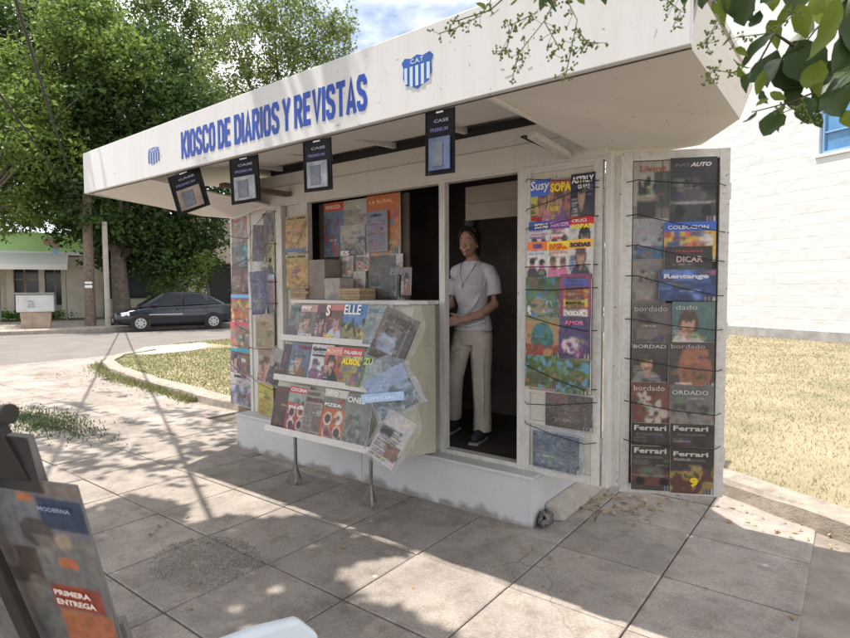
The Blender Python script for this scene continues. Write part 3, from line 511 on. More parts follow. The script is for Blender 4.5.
# ------------------------------------------------------------------ printed covers (print is a colour attribute: ink only, no light)
def ell(X, Y, cx, cy, rx, ry): return ((X - cx) / rx) ** 2 + ((Y - cy) / ry) ** 2 < 1
def vnoise(r_, W, H, nx, ny):
    g = r_.random((ny + 2, nx + 2)); xs = np.linspace(0, nx, W); ys = np.linspace(0, ny, H); xi = xs.astype(int); yi = ys.astype(int)
    fx = (xs - xi)[None, :]; fy = (ys - yi)[:, None]; A = g[yi][:, xi]; B = g[yi][:, xi + 1]; C = g[yi + 1][:, xi]; D = g[yi + 1][:, xi + 1]
    return (A * (1 - fx) + B * fx) * (1 - fy) + (C * (1 - fx) + D * fx) * fy
SATF = 0.80
r_sat = None
def paint(kind, pal, seed, W, H):
    r = np.random.default_rng(seed); X, Y = np.meshgrid(np.linspace(0, 1, W), np.linspace(0, 1, H)); P = [np.array(c, float) for c in pal]
    while len(P) < 5: P.append(P[-1] * 0.7)
    I = np.ones((H, W, 3)) * P[0]
    def put(m, c, a=1.0): I[m] = I[m] * (1 - a) + np.array(c) * a
    def lines(x0, x1, y0, y1, c, n, a=0.8):
        for k in range(n):
            yy = y1 - (k + 0.5) * (y1 - y0) / n; hw = (y1 - y0) / n * 0.28; xe = x1 - r.random() * (x1 - x0) * 0.35
            m = (np.abs(Y - yy) < hw) & (X > x0) & (X < xe) & (vnoise(r, W, H, 26, 40) > 0.25); put(m, c, a)
    sk = np.array([0.78, 0.58, 0.47])
    if kind == 'portrait':
        I[:] = P[0] * (0.85 + 0.3 * Y[..., None] * 0.5) ; cx = 0.5 + r.uniform(-.12, .12); cy = 0.55
        put(ell(X, Y, cx, cy, 0.24, 0.25), P[2]); put(ell(X, Y, cx, 0.02, 0.42, 0.36), P[3]); put(ell(X, Y, cx, 0.33, 0.08, 0.12), sk * 0.9)
        put(ell(X, Y, cx, cy - 0.02, 0.16, 0.2), sk); put(ell(X, Y, cx - 0.06, cy + 0.02, 0.025, 0.014), sk * 0.3); put(ell(X, Y, cx + 0.06, cy + 0.02, 0.025, 0.014), sk * 0.3); put(ell(X, Y, cx, cy - 0.12, 0.05, 0.015), (0.7, 0.25, 0.25))
        put((ell(X, Y, cx, cy + 0.15, 0.2, 0.11)), P[2]); lines(0.04, 0.34, 0.12, 0.5, P[1], 6)
    elif kind == 'scene':
        I[:] = P[0] + (P[1] - P[0]) * (vnoise(r, W, H, 3, 5)[..., None]); put(Y < 0.4 + 0.12 * vnoise(r, W, H, 5, 1), P[2]); m = (vnoise(r, W, H, 9, 9) > 0.62) & (Y < 0.62); put(m, P[3]); put((vnoise(r, W, H, 14, 14) > 0.74) & (Y < 0.5), P[4])
    elif kind == 'room':
        put(Y < 0.35, P[1]); put((X > 0.55) & (Y > 0.3) & (Y < 0.85), P[2]); put((X > .1) & (X < .62) & (Y > .18) & (Y < .42), P[3]); put((X > .15) & (X < .58) & (Y > .4) & (Y < .52), P[4])
        put((np.abs(X - .3) < .16) & (vnoise(r, W, H, 12, 16) > .5) & (Y > .5) & (Y < .78), P[2] * .6); put(np.abs(X - .78) < .01, P[3])
    elif kind == 'car':
        I[:] = P[0] * (0.7 + 0.5 * vnoise(r, W, H, 3, 6)[..., None]); put(ell(X, Y, .5, .3, .55, .2), P[1]); put(ell(X, Y, .48, .42, .3, .13), P[2]); put(ell(X, Y, .22, .2, .11, .09), (.05, .05, .05)); put(ell(X, Y, .8, .2, .11, .09), (.05, .05, .05)); put(ell(X, Y, .5, .33, .5, .02), P[3]); lines(.05, .5, .56, .7, P[3], 2, .5)
    elif kind == 'flower':
        I[:] = P[0] * (0.8 + 0.4 * vnoise(r, W, H, 4, 5)[..., None])
        for (cx, cy, rr) in ((.62, .38, .34), (.3, .68, .2)):
            th = np.arctan2(Y - cy, X - cx); rad = np.hypot(X - cx, (Y - cy) * H / W * 0.9); put(rad < rr * (0.35 + 0.65 * np.abs(np.cos(th * 2.5))), P[1]); put(rad < rr * .18, P[2])
    elif kind == 'text':
        lines(.07, .95, .05, .7, P[1], 11, .75); put((X > .5) & (X < .93) & (Y > .12) & (Y < .42), P[2]); put((X > .05) & (X < .45) & (Y > .5) & (Y < .66), P[3])
    elif kind == 'collage':
        for k in range(16):
            x, y = r.random(2); ww, hh = r.uniform(.12, .4, 2); put((X > x - ww / 2) & (X < x + ww / 2) & (Y > y - hh / 2) & (Y < y + hh / 2), P[r.integers(0, 5)] * r.uniform(.75, 1.15))
        put(vnoise(r, W, H, 18, 24) > .72, P[1])
    elif kind == 'food':
        put(Y < .62, P[1]); 
        for k, (cx, cy) in enumerate(((.28, .42), (.72, .46), (.3, .16), (.74, .18))):
            put(ell(X, Y, cx, cy, .18, .13), (.88, .85, .8)); put(ell(X, Y, cx, cy, .13, .09), P[2 + k % 3]); put(ell(X, Y, cx, cy, .05, .035), P[1] * .5)
    elif kind == 'puzzle':
        for cx in (.25, .7):
            cy = r.uniform(.3, .5); put(ell(X, Y, cx, cy - .28, .24, .2), P[2]); put(ell(X, Y, cx, cy, .13, .13), P[3]); put(ell(X, Y, cx, cy + .07, .13, .08), P[4])
        lines(.05, .95, .66, .9, P[1], 3, .6)
    elif kind == 'garden':
        I[:] = P[0] * (.6 + .8 * vnoise(r, W, H, 8, 8)[..., None]); put(vnoise(r, W, H, 9, 7) > .6, P[1]); put(vnoise(r, W, H, 12, 12) > .68, P[2]); put((vnoise(r, W, H, 20, 16) > .72) & (Y < .5), P[3]); put(ell(X, Y, .4, .3, .3, .2) & (vnoise(r, W, H, 12, 12) > .4), P[4])
    elif kind == 'arch':
        I[:] = P[0]; put(ell(X, Y, .5, .45, .33, .42) & (Y > .2), P[1]); put(ell(X, Y, .5, .45, .33, .42) & (Y > .2) & (vnoise(r, W, H, 16, 16) > .5), P[2]); put((Y < .3) & (vnoise(r, W, H, 14, 10) > .42), P[3]); put(Y > .9, P[4])
    elif kind == 'lantern':
        I[:] = P[0]; put((Y < .85) & (np.abs(X - .58) < .38 - .25 * np.abs(Y - .4)), P[1]); put(ell(X, Y, .58, .3, .3, .26), P[2]); put(np.abs(np.sin(X * 40)) < .2, I.mean((0, 1)), .3)
    elif kind == 'bars':
        for k in range(4): put((X > .12) & (X < .9) & (np.abs(Y - (.16 + .22 * k)) < .085), P[1 + k % 4])
        lines(.2, .85, .05, .95, (.15, .1, .15), 12, .6)
    elif kind == 'map':
        I[:] = P[0] + (P[1] - P[0]) * (vnoise(r, W, H, 5, 6) > .5)[..., None] * (Y < .75)[..., None]; put(np.abs(vnoise(r, W, H, 5, 6) - .5) < .04, P[2]); put((Y > .86), P[3]); put((Y < .1), P[4])
    if kind == 'catalog':
        xm = X * .30; ym = Y * .47; I[:] = P[0] + (P[1] - P[0]) * Y[..., None]
        def bx_(x0, x1, y0, y1, c): put((xm > x0) & (xm < x1) & (ym > y0) & (ym < y1), c)
        bx_(0, .3, .447, .468, (.52, .47, .43)); bx_(.0, .2, .36, .44, P[2]); bx_(.205, .298, .378, .438, (.20, .26, .38)); bx_(.165, .198, .428, .444, (.75, .45, .28)); put(ell(xm, ym, .185, .365, .035, .03), P[3])
        bx_(.0, .17, .25, .33, (.33, .29, .26)); put((vnoise(r, W, H, 6, 9) > .6) & (ym < .36), P[4], .6); bx_(.215, .255, .297, .318, (.78, .43, .28)); put(ell(xm, ym, .238, .352, .017, .018), (.66, .60, .50)); bx_(.178, .285, .205, .258, (.64, .27, .2)); bx_(.185, .295, .10, .203, (.74, .42, .26))
    if kind not in ('text', 'bars', 'catalog'):
        m = (X > .78) & (Y < .12); put(m, (.85, .85, .83)); put(m & (np.sin(X * 190) > 0), (.1, .1, .1))
    # printed texture: fine blotches, small headline strips and inset pictures
    for k in range(0 if kind == 'catalog' else 5):
        x, y = r.uniform(.02, .8), r.uniform(.03, .72); ww, hh = r.uniform(.1, .3), r.uniform(.05, .13); m = (X > x) & (X < x + ww) & (Y > y) & (Y < y + hh)
        c = P[r.integers(0, 5)] * .6 + r.random(3) * .35; put(m, c, .55); put(m & (vnoise(r, W, H, 22, 22) > .55), c * .55, .6)
    for k in range(0 if kind == 'catalog' else 1):
        y = r.uniform(.04, .75); x = r.uniform(.04, .5); put((np.abs(Y - y) < .012) & (X > x) & (X < x + .38) & (vnoise(r, W, H, 34, 40) > .35), (.9, .88, .85) if I.mean() < .5 else (.12, .1, .12), .7)
    n3 = np.stack([vnoise(r, W, H, 15, 19) for _ in range(3)], -1) * (.3 if kind == 'catalog' else 1) + (.35 if kind == 'catalog' else 0); n4 = vnoise(r, W, H, 38, 46)[..., None]
    I = I * (0.68 + 0.24 * n3 + 0.26 * n4); g = I.mean(-1, keepdims=True); I = g + (I - g) * (SATF if r_sat is None else r_sat)
    I = I * .92 + np.array([.036, .028, .024]); B = np.pad(I, ((1, 1), (1, 1), (0, 0)), 'edge')
    I = .36 * I + .11 * (B[:-2, 1:-1] + B[2:, 1:-1] + B[1:-1, :-2] + B[1:-1, 2:]) + .05 * (B[:-2, :-2] + B[2:, 2:] + B[:-2, 2:] + B[2:, :-2]); return np.clip(I, 0, 1)
MAGN = [100]
def cover(name, W_m, H_m, kind, pal, th=0.006, curl=0.004, band=None):
    MAGN[0] += 1; r = MAGN[0]
    nx = max(10, min(44, int(W_m / 0.0052))); ny = max(10, min(60, int(H_m / 0.0052)))
    if kind == 'catalog': nx, ny = 110, 170
    img = paint(kind, pal, r, nx + 1, ny + 1)
    if band is not None: img[int((ny + 1) * band[1]):int((ny + 1) * band[2]) + 1] = np.array(band[0])
    lin = s2l(img); xs = np.linspace(0, W_m, nx + 1); ys = np.linspace(0, H_m, ny + 1); X, Y = np.meshgrid(xs, ys)
    rg = np.random.default_rng(r); ph = rg.uniform(0, 3)
    Z = th + curl * (X / W_m) ** 2 * rg.uniform(.2, 1.2) + curl * 0.8 * np.sin(Y / H_m * 3 + ph) + curl * (Y / H_m) * rg.uniform(-.4, 1)
    Z -= Z.min() - th; V = np.stack([X, Y, Z], -1).reshape(-1, 3); n0 = len(V)
    i, j = np.meshgrid(np.arange(nx), np.arange(ny)); a = (j * (nx + 1) + i).ravel(); F = np.stack([a, a + 1, a + nx + 2, a + nx + 1], 1)
    bk = np.array([(0, 0, 0), (W_m, 0, 0), (W_m, H_m, 0), (0, H_m, 0)]); c0 = [0, nx, (ny + 1) * (nx + 1) - 1, ny * (nx + 1)]
    V = np.concatenate([V, bk]); q = [n0, n0 + 1, n0 + 2, n0 + 3]
    F = np.concatenate([F, np.array([[q[3], q[2], q[1], q[0]], [q[0], q[1], c0[1], c0[0]], [q[1], q[2], c0[2], c0[1]], [q[2], q[3], c0[3], c0[2]], [q[3], q[0], c0[0], c0[3]]])])
    o = fast_mesh(name, V, F, [printmat(), PAPER]); o.data.polygons.foreach_set('material_index', np.array([0] * (nx * ny) + [1] * 5, dtype=np.int32))
    ca = o.data.color_attributes.new('print', 'FLOAT_COLOR', 'POINT'); full = np.ones((len(V), 4), np.float32); full[:n0, :3] = lin.reshape(-1, 3); full[n0:, :3] = 0.6
    ca.data.foreach_set('color', full.ravel()); return o, float(Z.max())
INK = {}
def ink(c):
    if c not in INK: INK[c] = mat('ink_%d' % len(INK), tuple(float(x) for x in s2l(c)), 0.4)
    return INK[c]
def mag(mw, u, v, W_m, H_m, off, kind, pal, label, titles=(), rot=0.0, tilt=0.0, group=None, name='magazine', cat='magazine', th=0.006, curl=0.004, band=None):
    """u, v lower-left corner on the panel plane mw; titles: (text, x0, y0, w, h, colour)"""
    o, zm = cover(name, W_m, H_m, kind, pal, th, curl, band)
    o.matrix_world = mw @ Matrix.Translation((u, v, off)) @ Matrix.Rotation(rot, 4, 'Z') @ Matrix.Rotation(tilt, 4, 'X')
    tag(o, label, cat, group)
    for t in titles:
        txt, x0, y0, w_, h_, c = t[:6]
        text_obj('title', txt, Matrix.Translation((x0 * W_m, y0 * H_m, zm + 0.0008)), h_ * H_m, ink(c), w_ * W_m, t[6] if len(t) > 6 else 0.03, o, t[7] if len(t) > 7 else 0)
    return o
Wh = (.92, .9, .88); Bk = (.06, .06, .07); Rd = (.8, .12, .12); Yl = (.95, .82, .15); Bl = (.12, .3, .7); Or = (.93, .45, .12); Gr = (.2, .45, .2); Pk = (.9, .45, .6); Pu = (.45, .25, .55); Tq = (.2, .6, .65); Br = (.4, .26, .2); Gy = (.55, .55, .55); DG = (.2, .2, .22); Cr = (.85, .78, .6)
# --- near right leaf beside the door
G1 = 'magazines behind cords on the leaf beside the door'
def r1(u, v, w_, h_, off, *a, **k): return mag(m1, u, v, w_, h_, off, *a, group=G1, **k)
r1(.05, 1.95, .15, .29, .004, 'portrait', [(.93, .88, .35), Bk, Br, Pk], 'yellow-green fashion magazine with a blue corner, top left on the leaf beside the door', [('Susy', .04, .72, .88, .26, Wh, .02, .1), ('MODA', .08, .1, .5, .1, Rd)], band=((.25, .4, .8), .66, 1.0))
r1(.19, 1.945, .155, .285, .012, 'portrait', [(.8, .45, .42), Yl, Br, Pu], 'pink magazine with big yellow title, top middle of the leaf beside the door', [('SOPA', .05, .72, .9, .2, Yl, .05), ('N 100', .06, .3, .35, .12, Yl)])
r1(.335, 1.95, .155, .295, .02, 'portrait', [(.13, .14, .3), Wh, Bk, DG], 'dark blue magazine with white title, top right of the leaf beside the door', [('ASTRLY', .05, .8, .9, .14, Wh, .04), ('GUIAS', .3, .68, .5, .09, Wh)])
r1(.05, 1.70, .15, .275, .018, 'puzzle', [Wh, Pu, DG, (.7, .5, .42), Bk], 'white puzzle magazine with a blue title strip, left in the second row', [('SOPAS', .3, .83, .62, .12, Wh, .05), ('Palabras', .08, .6, .5, .06, Pu)], band=((.16, .3, .62), .8, 1.0))
r1(.195, 1.705, .15, .27, .026, 'puzzle', [Wh, Rd, Tq, (.75, .6, .5), DG], 'white puzzle magazine under a purple and cyan strip, middle of the second row', [('TODO SOPA', .08, .84, .84, .1, (.9, .7, .9), .04), ('Letras', .1, .55, .5, .08, Rd)], band=((.45, .25, .6), .8, 1.0))
r1(.335, 1.71, .155, .275, .033, 'portrait', [Wh, Tq, Bk, Bk], 'white puzzle magazine with a red and yellow title strip over a man in black', [('SOPAS', .08, .73, .84, .1, Yl, .06), ('CRUCI', .1, .87, .6, .07, Wh)], band=(Rd, .83, 1.0))
r1(.048, 1.60, .15, .245, .036, 'puzzle', [Wh, Bl, DG, Pk, Bk], 'puzzle magazine with an orange and blue title strip, left in the third row', [('100', .3, .82, .4, .13, Bl, .05)], band=(Or, .79, 1.0))
r1(.19, 1.60, .155, .24, .043, 'puzzle', [(.93, .9, .86), Rd, Pk, (.7, .5, .4), Br], 'puzzle magazine with a yellow and red title strip, middle of the third row', [('SUPER', .1, .87, .6, .07, Rd), ('SOPA', .1, .78, .8, .09, Rd)], band=(Yl, .77, 1.0))
r1(.335, 1.605, .155, .24, .05, 'portrait', [Wh, Bl, Br, DG], 'puzzle magazine with the black title on a golden strip, right in the third row', [('SODAS', .08, .80, .84, .12, (.1, .1, .3), .06)], band=((.95, .7, .2), .77, 1.0))
r1(.05, 1.35, .245, .27, .052, 'garden', [(.28, .42, .25), (.25, .5, .65), (.45, .36, .26), Wh, (.62, .55, .4)], 'green and blue flower picture book in the middle of the leaf beside the door', [])
r1(.285, 1.35, .20, .285, .056, 'bars', [(.62, .2, .42), (.9, .9, .85), Yl, Or, (.25, .35, .75)], 'magenta book crossed by coloured label bars, middle right of the leaf beside the door', [('MANTRAS', .2, .34, .6, .06, Bk), ('VIDA', .2, .12, .6, .08, Wh)])
r1(.05, 1.115, .235, .25, .056, 'arch', [(.75, .55, .35), (.18, .5, .58), (.15, .4, .3), (.65, .25, .22), (.55, .55, .35)], 'orange book with a turquoise arch of leaves, below the green flower book', [])
r1(.28, 1.12, .205, .255, .06, 'garden', [(.32, .22, .42), (.25, .3, .5), (.35, .25, .45), Pk, (.85, .75, .78)], 'dark violet book with a small pink and white figure, below the magenta book', [('AMOR', .2, .8, .6, .1, Pk)])
r1(.05, .915, .23, .205, .062, 'garden', [(.35, .45, .2), (.3, .62, .8), (.25, .4, .15), (.8, .4, .15), (.3, .35, .2)], 'pond landscape jigsaw box at left, just above the empty shelf strip', [])
r1(.27, .90, .22, .21, .066, 'garden', [(.3, .42, .25), (.35, .6, .75), (.4, .5, .2), (.8, .4, .3), (.3, .4, .2)], 'green riverside jigsaw box at right, just above the empty shelf strip', [])
for z_ in (0.865, 0.66): 
    b = MB(); b.box(.05, .495, z_, z_ + .022, .0, .02); o = b.build('shelf_strip', LBOARD, K, mw=m1)

FILM = filmmat('clear_film', (.75, .77, .80), .10); FILM_D = filmmat('blue_film', (.62, .70, .82), .2)
def wrap(parent, W_m, H_m, m=None, pad=.018, amp=.012, name='plastic_wrap', seed=1, front=.012):
    r = np.random.default_rng(seed); nx, ny = 22, 26; X, Y = np.meshgrid(np.linspace(-pad, W_m + pad, nx), np.linspace(-pad, H_m + pad * 1.6, ny))
    N = vnoise(r, nx, ny, 6, 7) + .5 * vnoise(r, nx, ny, 13, 14)
    edge = np.minimum(np.minimum(X + pad, W_m + pad - X), np.minimum(Y + pad, H_m + pad * 1.6 - Y)) / (pad * 2); edge = np.clip(edge, 0, 1)
    vs = []
    for sgn in (1, -1):
        Z = (front + .006) * edge + amp * N * edge if sgn > 0 else -.004 * edge - amp * .3 * N * edge
        neck = np.clip((Y - H_m * .92) / (pad * 1.6 + H_m * .08), 0, 1) * (1 if pad > .02 else .2); XX = W_m / 2 + (X - W_m / 2) * (1 - .55 * neck) + (N - .7) * (.012 + pad * .5) * (1 - edge); YY = Y + pad * 1.5 * neck + (N - .7) * .018 * (1 - edge); vs.append(np.stack([XX, YY, Z], -1).reshape(-1, 3))
    V = np.concatenate(vs); i, j = np.meshgrid(np.arange(nx - 1), np.arange(ny - 1)); a = (j * nx + i).ravel(); F1 = np.stack([a, a + 1, a + nx + 1, a + nx], 1); F2 = F1[:, ::-1] + nx * ny
    o = fast_mesh(name, V, np.concatenate([F1, F2]), m or FILM, parent, smooth=True); return o
o = r1(.175, .665, .315, .215, .02, 'collage', [(.28, .2, .17), (.36, .27, .22), (.2, .15, .13), (.5, .4, .33), (.4, .22, .18)], 'brown wrapped pack on the upper shelf strip beside the door', [], name='packaged_magazine', cat='magazine pack'); wrap(o, .315, .215, seed=3)
o = r1(.09, .385, .32, .235, .025, 'garden', [(.14, .2, .32), (.3, .4, .5), (.1, .13, .2), (.5, .3, .2), (.35, .45, .35)], 'dark blue wrapped pack at the bottom of the leaf beside the door', [], name='packaged_magazine', cat='magazine pack'); wrap(o, .32, .235, seed=4, m=FILM_D)

# --- outermost right leaf
G2 = 'magazines behind cords on the outermost right leaf'
def r2(u, v, w_, h_, off, kind, pal, label, titles=(), **k):
    soft = v < 1.46; f_ = .30 if soft else .10
    pal = [tuple(c * (1 - f_) + g * f_ for c, g in zip(p, (.50, .44, .38))) for p in pal]
    titles = [(t[0], t[1], t[2] + t[4] * .12, t[3] * .92, t[4] * .8, tuple(c * .86 for c in t[5])) + tuple(t[6:]) for t in titles]
    return mag(m2, u, v, w_, h_, off, kind, pal, label, titles, group=G2, **k)
r2(.06, 1.90, .21, .40, .004, 'room', [(.66, .64, .58), (.45, .42, .38), (.2, .28, .2), (.15, .14, .13), (.6, .55, .45)], 'pale home magazine with a red serif title, top left of the outermost right leaf', [('Living', .18, .80, .75, .15, (.75, .3, .27), .0)])
r2(.265, 1.92, .255, .39, .014, 'car', [(.13, .13, .14), (.2, .2, .21), (.28, .28, .3), (.7, .7, .7)], 'black car magazine with a silver title, top right of the outermost right leaf', [('INFO', .08, .86, .35, .055, (.6, .6, .6), .0, .3), ('AUTO', .42, .85, .5, .08, Wh, .05, .3)])
r2(.06, 1.66, .20, .30, .010, 'scene', [(.55, .58, .62), (.65, .65, .66), (.2, .38, .55), (.25, .2, .2), (.5, .5, .45)], 'grey magazine with a blue ship picture, left under the red-titled home magazine', [])
r2(.235, 1.70, .285, .235, .026, 'collage', [(.9, .75, .2), (.85, .3, .2), (.25, .4, .75), (.88, .85, .85), (.9, .5, .2)], 'yellow and blue boxed toy set near the top of the outermost right leaf', [('COLECCION', .06, .80, .86, .12, Wh, .03)], band=((.2, .35, .7), .78, 1.0))
r2(.06, 1.42, .19, .30, .016, 'room', [(.5, .48, .47), (.36, .34, .33), (.42, .41, .4), (.55, .53, .5), (.48, .46, .44)], 'faded grey sofa magazine at the left of the outermost right leaf', [])
r2(.235, 1.60, .265, .19, .034, 'collage', [(.14, .12, .13), (.2, .15, .15), (.16, .14, .15), (.3, .2, .2), (.14, .13, .14)], 'black booklet with white title, between the toy set and the blue magazine', [('DICAR', .25, .48, .6, .24, (.85, .7, .7), .03), ('ITALIANA', .25, .80, .6, .1, (.8, .35, .3), .02)])
r2(.205, 1.47, .315, .185, .044, 'collage', [(.12, .22, .5), (.15, .28, .58), (.3, .5, .8), (.6, .3, .3), (.1, .2, .45)], 'blue magazine with a pale serif title and coloured circles, right of the sofa magazine', [('Rentange', .08, .64, .86, .24, (.85, .85, .9), .05)])
r2(.06, 1.19, .24, .265, .024, 'room', [(.3, .28, .28), (.22, .2, .2), (.34, .32, .32), (.4, .37, .35), (.28, .27, .26)], 'grey embroidery magazine with an outlined title, left in the row below the blue magazine', [('bordado', .05, .8, .85, .15, (.75, .73, .7), .0)])
r2(.285, 1.18, .235, .285, .036, 'portrait', [(.22, .45, .45), Wh, (.25, .15, .12), (.85, .8, .75)], 'teal magazine with a woman in a white top, right side of the outermost right leaf', [('dado', .08, .82, .55, .12, (.8, .78, .75), .0)])
r2(.06, .95, .215, .27, .034, 'portrait', [(.17, .15, .16), (.6, .6, .6), (.1, .08, .08), (.5, .48, .48)], 'black and white magazine with capital letter title, left above the flower cover', [('BORDAD', .03, .86, .95, .1, (.75, .75, .75), .02)])
r2(.265, .95, .255, .275, .046, 'lantern', [(.2, .16, .17), (.72, .36, .22), (.6, .3, .2)], 'dark magazine with an orange lantern shape, right above the grey-blue cover', [('bordado', .05, .85, .8, .12, (.75, .72, .7), .0)])
r2(.06, .68, .225, .30, .044, 'flower', [(.40, .17, .12), (.8, .76, .7), (.25, .2, .15)], 'rust brown magazine with a big white flower, left on the outermost right leaf', [('bordado', .05, .82, .85, .13, (.85, .8, .75), .0)])
r2(.275, .67, .245, .30, .054, 'scene', [(.3, .32, .33), (.42, .45, .45), (.5, .52, .5), (.2, .2, .2), (.4, .4, .38)], 'grey-blue embroidery magazine beside the white flower cover', [('ORDADO', .04, .8, .9, .11, (.8, .78, .75), .02)])
r2(.06, .47, .235, .265, .052, 'car', [(.10, .09, .09), (.17, .12, .12), (.2, .16, .16), (.6, .6, .6)], 'black sports car magazine at left, second row from the bottom', [('Ferrari', .06, .82, .85, .15, (.8, .78, .75), .03), ('GT COLLECTION', .1, .72, .7, .06, (.6, .6, .6), .0)])
r2(.28, .47, .24, .27, .06, 'car', [(.12, .09, .08), (.25, .14, .12), (.24, .17, .15), (.55, .5, .5)], 'black sports car magazine at right, second row from the bottom', [('Ferrari', .06, .83, .88, .14, (.8, .78, .75), .03), ('GT COLLECTION', .15, .73, .7, .06, (.6, .6, .6), .0)])
r2(.06, .33, .235, .27, .066, 'car', [(.13, .12, .11), (.35, .1, .08), (.3, .28, .26), (.5, .5, .45)], 'sports car magazine with a dark red car, bottom left of the outermost right leaf', [('Ferrari', .06, .82, .85, .15, (.82, .8, .76), .03), ('GT COLLECTION', .1, .72, .7, .06, (.6, .6, .6), .0)])
r2(.28, .325, .24, .275, .073, 'scene', [(.10, .09, .08), (.16, .12, .1), (.3, .08, .06), (.65, .52, .15), (.2, .1, .08)], 'sports car magazine with a yellow number nine, bottom right of the outermost right leaf', [('Ferrari', .06, .80, .88, .13, (.82, .8, .76), .03), ('GT COLLECTION', .15, .70, .7, .06, (.6, .6, .6), .0), ('9', .45, .12, .22, .26, Yl, .06)])

# --- outermost left leaf
G3 = 'comics and magazines on the outermost left leaf'
def r3(u, v, w_, h_, off, *a, **k): return mag(m3, u, v, w_, h_, off, *a, group=G3, **k)
r3(.04, 2.03, .225, .27, .004, 'text', [(.62, .58, .54), (.7, .3, .25), (.5, .45, .42), (.75, .4, .35)], 'pale comic with a red title, top left of the outermost left leaf', [('HOY', .1, .8, .6, .14, Rd)])
r3(.25, 2.02, .225, .27, .01, 'collage', [(.5, .42, .38), (.6, .5, .45), (.35, .3, .3), (.7, .35, .3), (.5, .45, .4)], 'brownish comic, top right of the outermost left leaf', [])
r3(.04, 1.78, .225, .265, .016, 'collage', [(.42, .45, .42), (.3, .35, .35), (.55, .5, .45), (.3, .6, .65), (.4, .3, .3)], 'grey-green comic at left, second row of the outermost left leaf', [])
r3(.25, 1.77, .225, .265, .022, 'garden', [(.25, .32, .4), (.2, .7, .75), (.3, .7, .4), Wh, (.2, .2, .3)], 'comic with cyan and green patches, right in the second row of the outermost left leaf', [])
r3(.04, 1.48, .225, .31, .026, 'text', [(.42, .3, .26), (.65, .55, .5), (.5, .35, .3), (.6, .45, .4)], 'brown photo magazine at left above the blue banded cover', [])
r3(.25, 1.48, .225, .31, .032, 'collage', [(.35, .25, .27), (.5, .38, .38), (.6, .5, .45), (.3, .2, .2), (.55, .3, .3)], 'reddish brown comic at right above the blue banded cover', [])
r3(.04, 1.20, .43, .30, .04, 'garden', [(.75, .6, .3), (.8, .35, .45), (.6, .3, .5), (.9, .85, .5), (.85, .35, .15)], 'wide colourful children magazine with a light blue band', [], band=((.4, .68, .85), .88, 1.0))
r3(.04, .93, .43, .28, .05, 'collage', [(.6, .55, .5), (.75, .4, .35), (.4, .5, .6), (.65, .65, .6), (.7, .5, .4)], 'wide pastel magazine with red and blue pictures, below the children magazine', [], band=((.8, .3, .4), .9, 1.0))
r3(.04, .66, .21, .28, .056, 'portrait', [(.4, .33, .42), Wh, (.2, .15, .2), (.5, .4, .5)], 'mauve portrait magazine at left below the cyan band', [], band=((.2, .6, .65), .86, 1.0))
r3(.245, .66, .23, .28, .062, 'text', [(.6, .42, .36), (.4, .3, .3), (.3, .3, .4), (.85, .8, .75)], 'salmon coloured magazine at right below the cyan band', [], band=((.2, .6, .65), .86, 1.0))
r3(.04, .345, .43, .33, .066, 'scene', [(.62, .62, .66), (.8, .78, .78), (.55, .55, .62), (.35, .45, .6), (.6, .25, .25)], 'wide pale blue magazine at the bottom of the outermost left leaf', [('MISS', .2, .86, .5, .09, (.3, .2, .3))])
# --- inner left leaf
G4 = 'comics on the inner left leaf'
def r4(u, v, w_, h_, off, *a, **k): return mag(m4, u, v, w_, h_, off, *a, group=G4, **k)
r4(.05, 1.98, .2, .28, .004, 'collage', [(.35, .33, .32), (.5, .48, .45), (.25, .25, .3), (.4, .4, .38), (.5, .4, .35)], 'dim grey comic, top left of the inner left leaf', [])
r4(.23, 1.98, .25, .29, .01, 'scene', [(.12, .14, .3), (.6, .58, .52), (.5, .48, .42), (.2, .2, .25), (.7, .68, .6)], 'dark blue and white tall comic, top right of the inner left leaf', [])
r4(.05, 1.70, .2, .29, .016, 'text', [(.55, .5, .5), (.6, .2, .2), (.3, .3, .5), (.4, .5, .4)], 'grey comic with red print at left, behind the purple bag', [])
r4(.23, 1.70, .26, .29, .022, 'puzzle', [(.75, .7, .5), Bk, (.15, .15, .15), (.8, .7, .3), Bk], 'black and pale yellow comic with drawn faces, upper part of the inner left leaf', [('LOS', .1, .8, .4, .12, Bk)])
r4(.05, 1.38, .2, .32, .024, 'portrait', [(.5, .4, .5), Wh, Br, Pu], 'purple tinted magazine at left of the pink striped one', [])
r4(.23, 1.37, .26, .32, .03, 'text', [(.8, .55, .62), (.4, .3, .5), (.85, .3, .5), (.7, .8, .88)], 'pink magazine with a pale blue heading, middle of the inner left leaf', [('CHICAS', .1, .75, .8, .1, (.8, .2, .4))], band=((.72, .8, .86), .86, 1.0))
r4(.12, .98, .36, .37, .034, 'text', [(.66, .6, .46), (.45, .4, .35), (.55, .5, .4), (.6, .5, .4)], 'yellowed newspaper sheet under the pink magazine', [], cat='newspaper', name='newspaper')
r4(.10, .66, .36, .31, .03, 'portrait', [(.6, .5, .45), Wh, Br, (.7, .45, .4)], 'salmon magazine half covered by the hanging white bag', [])
r4(.14, .345, .30, .30, .036, 'text', [(.78, .68, .25), (.5, .4, .2), (.7, .6, .3), (.85, .75, .4)], 'yellow magazine at the bottom of the inner left leaf', [])

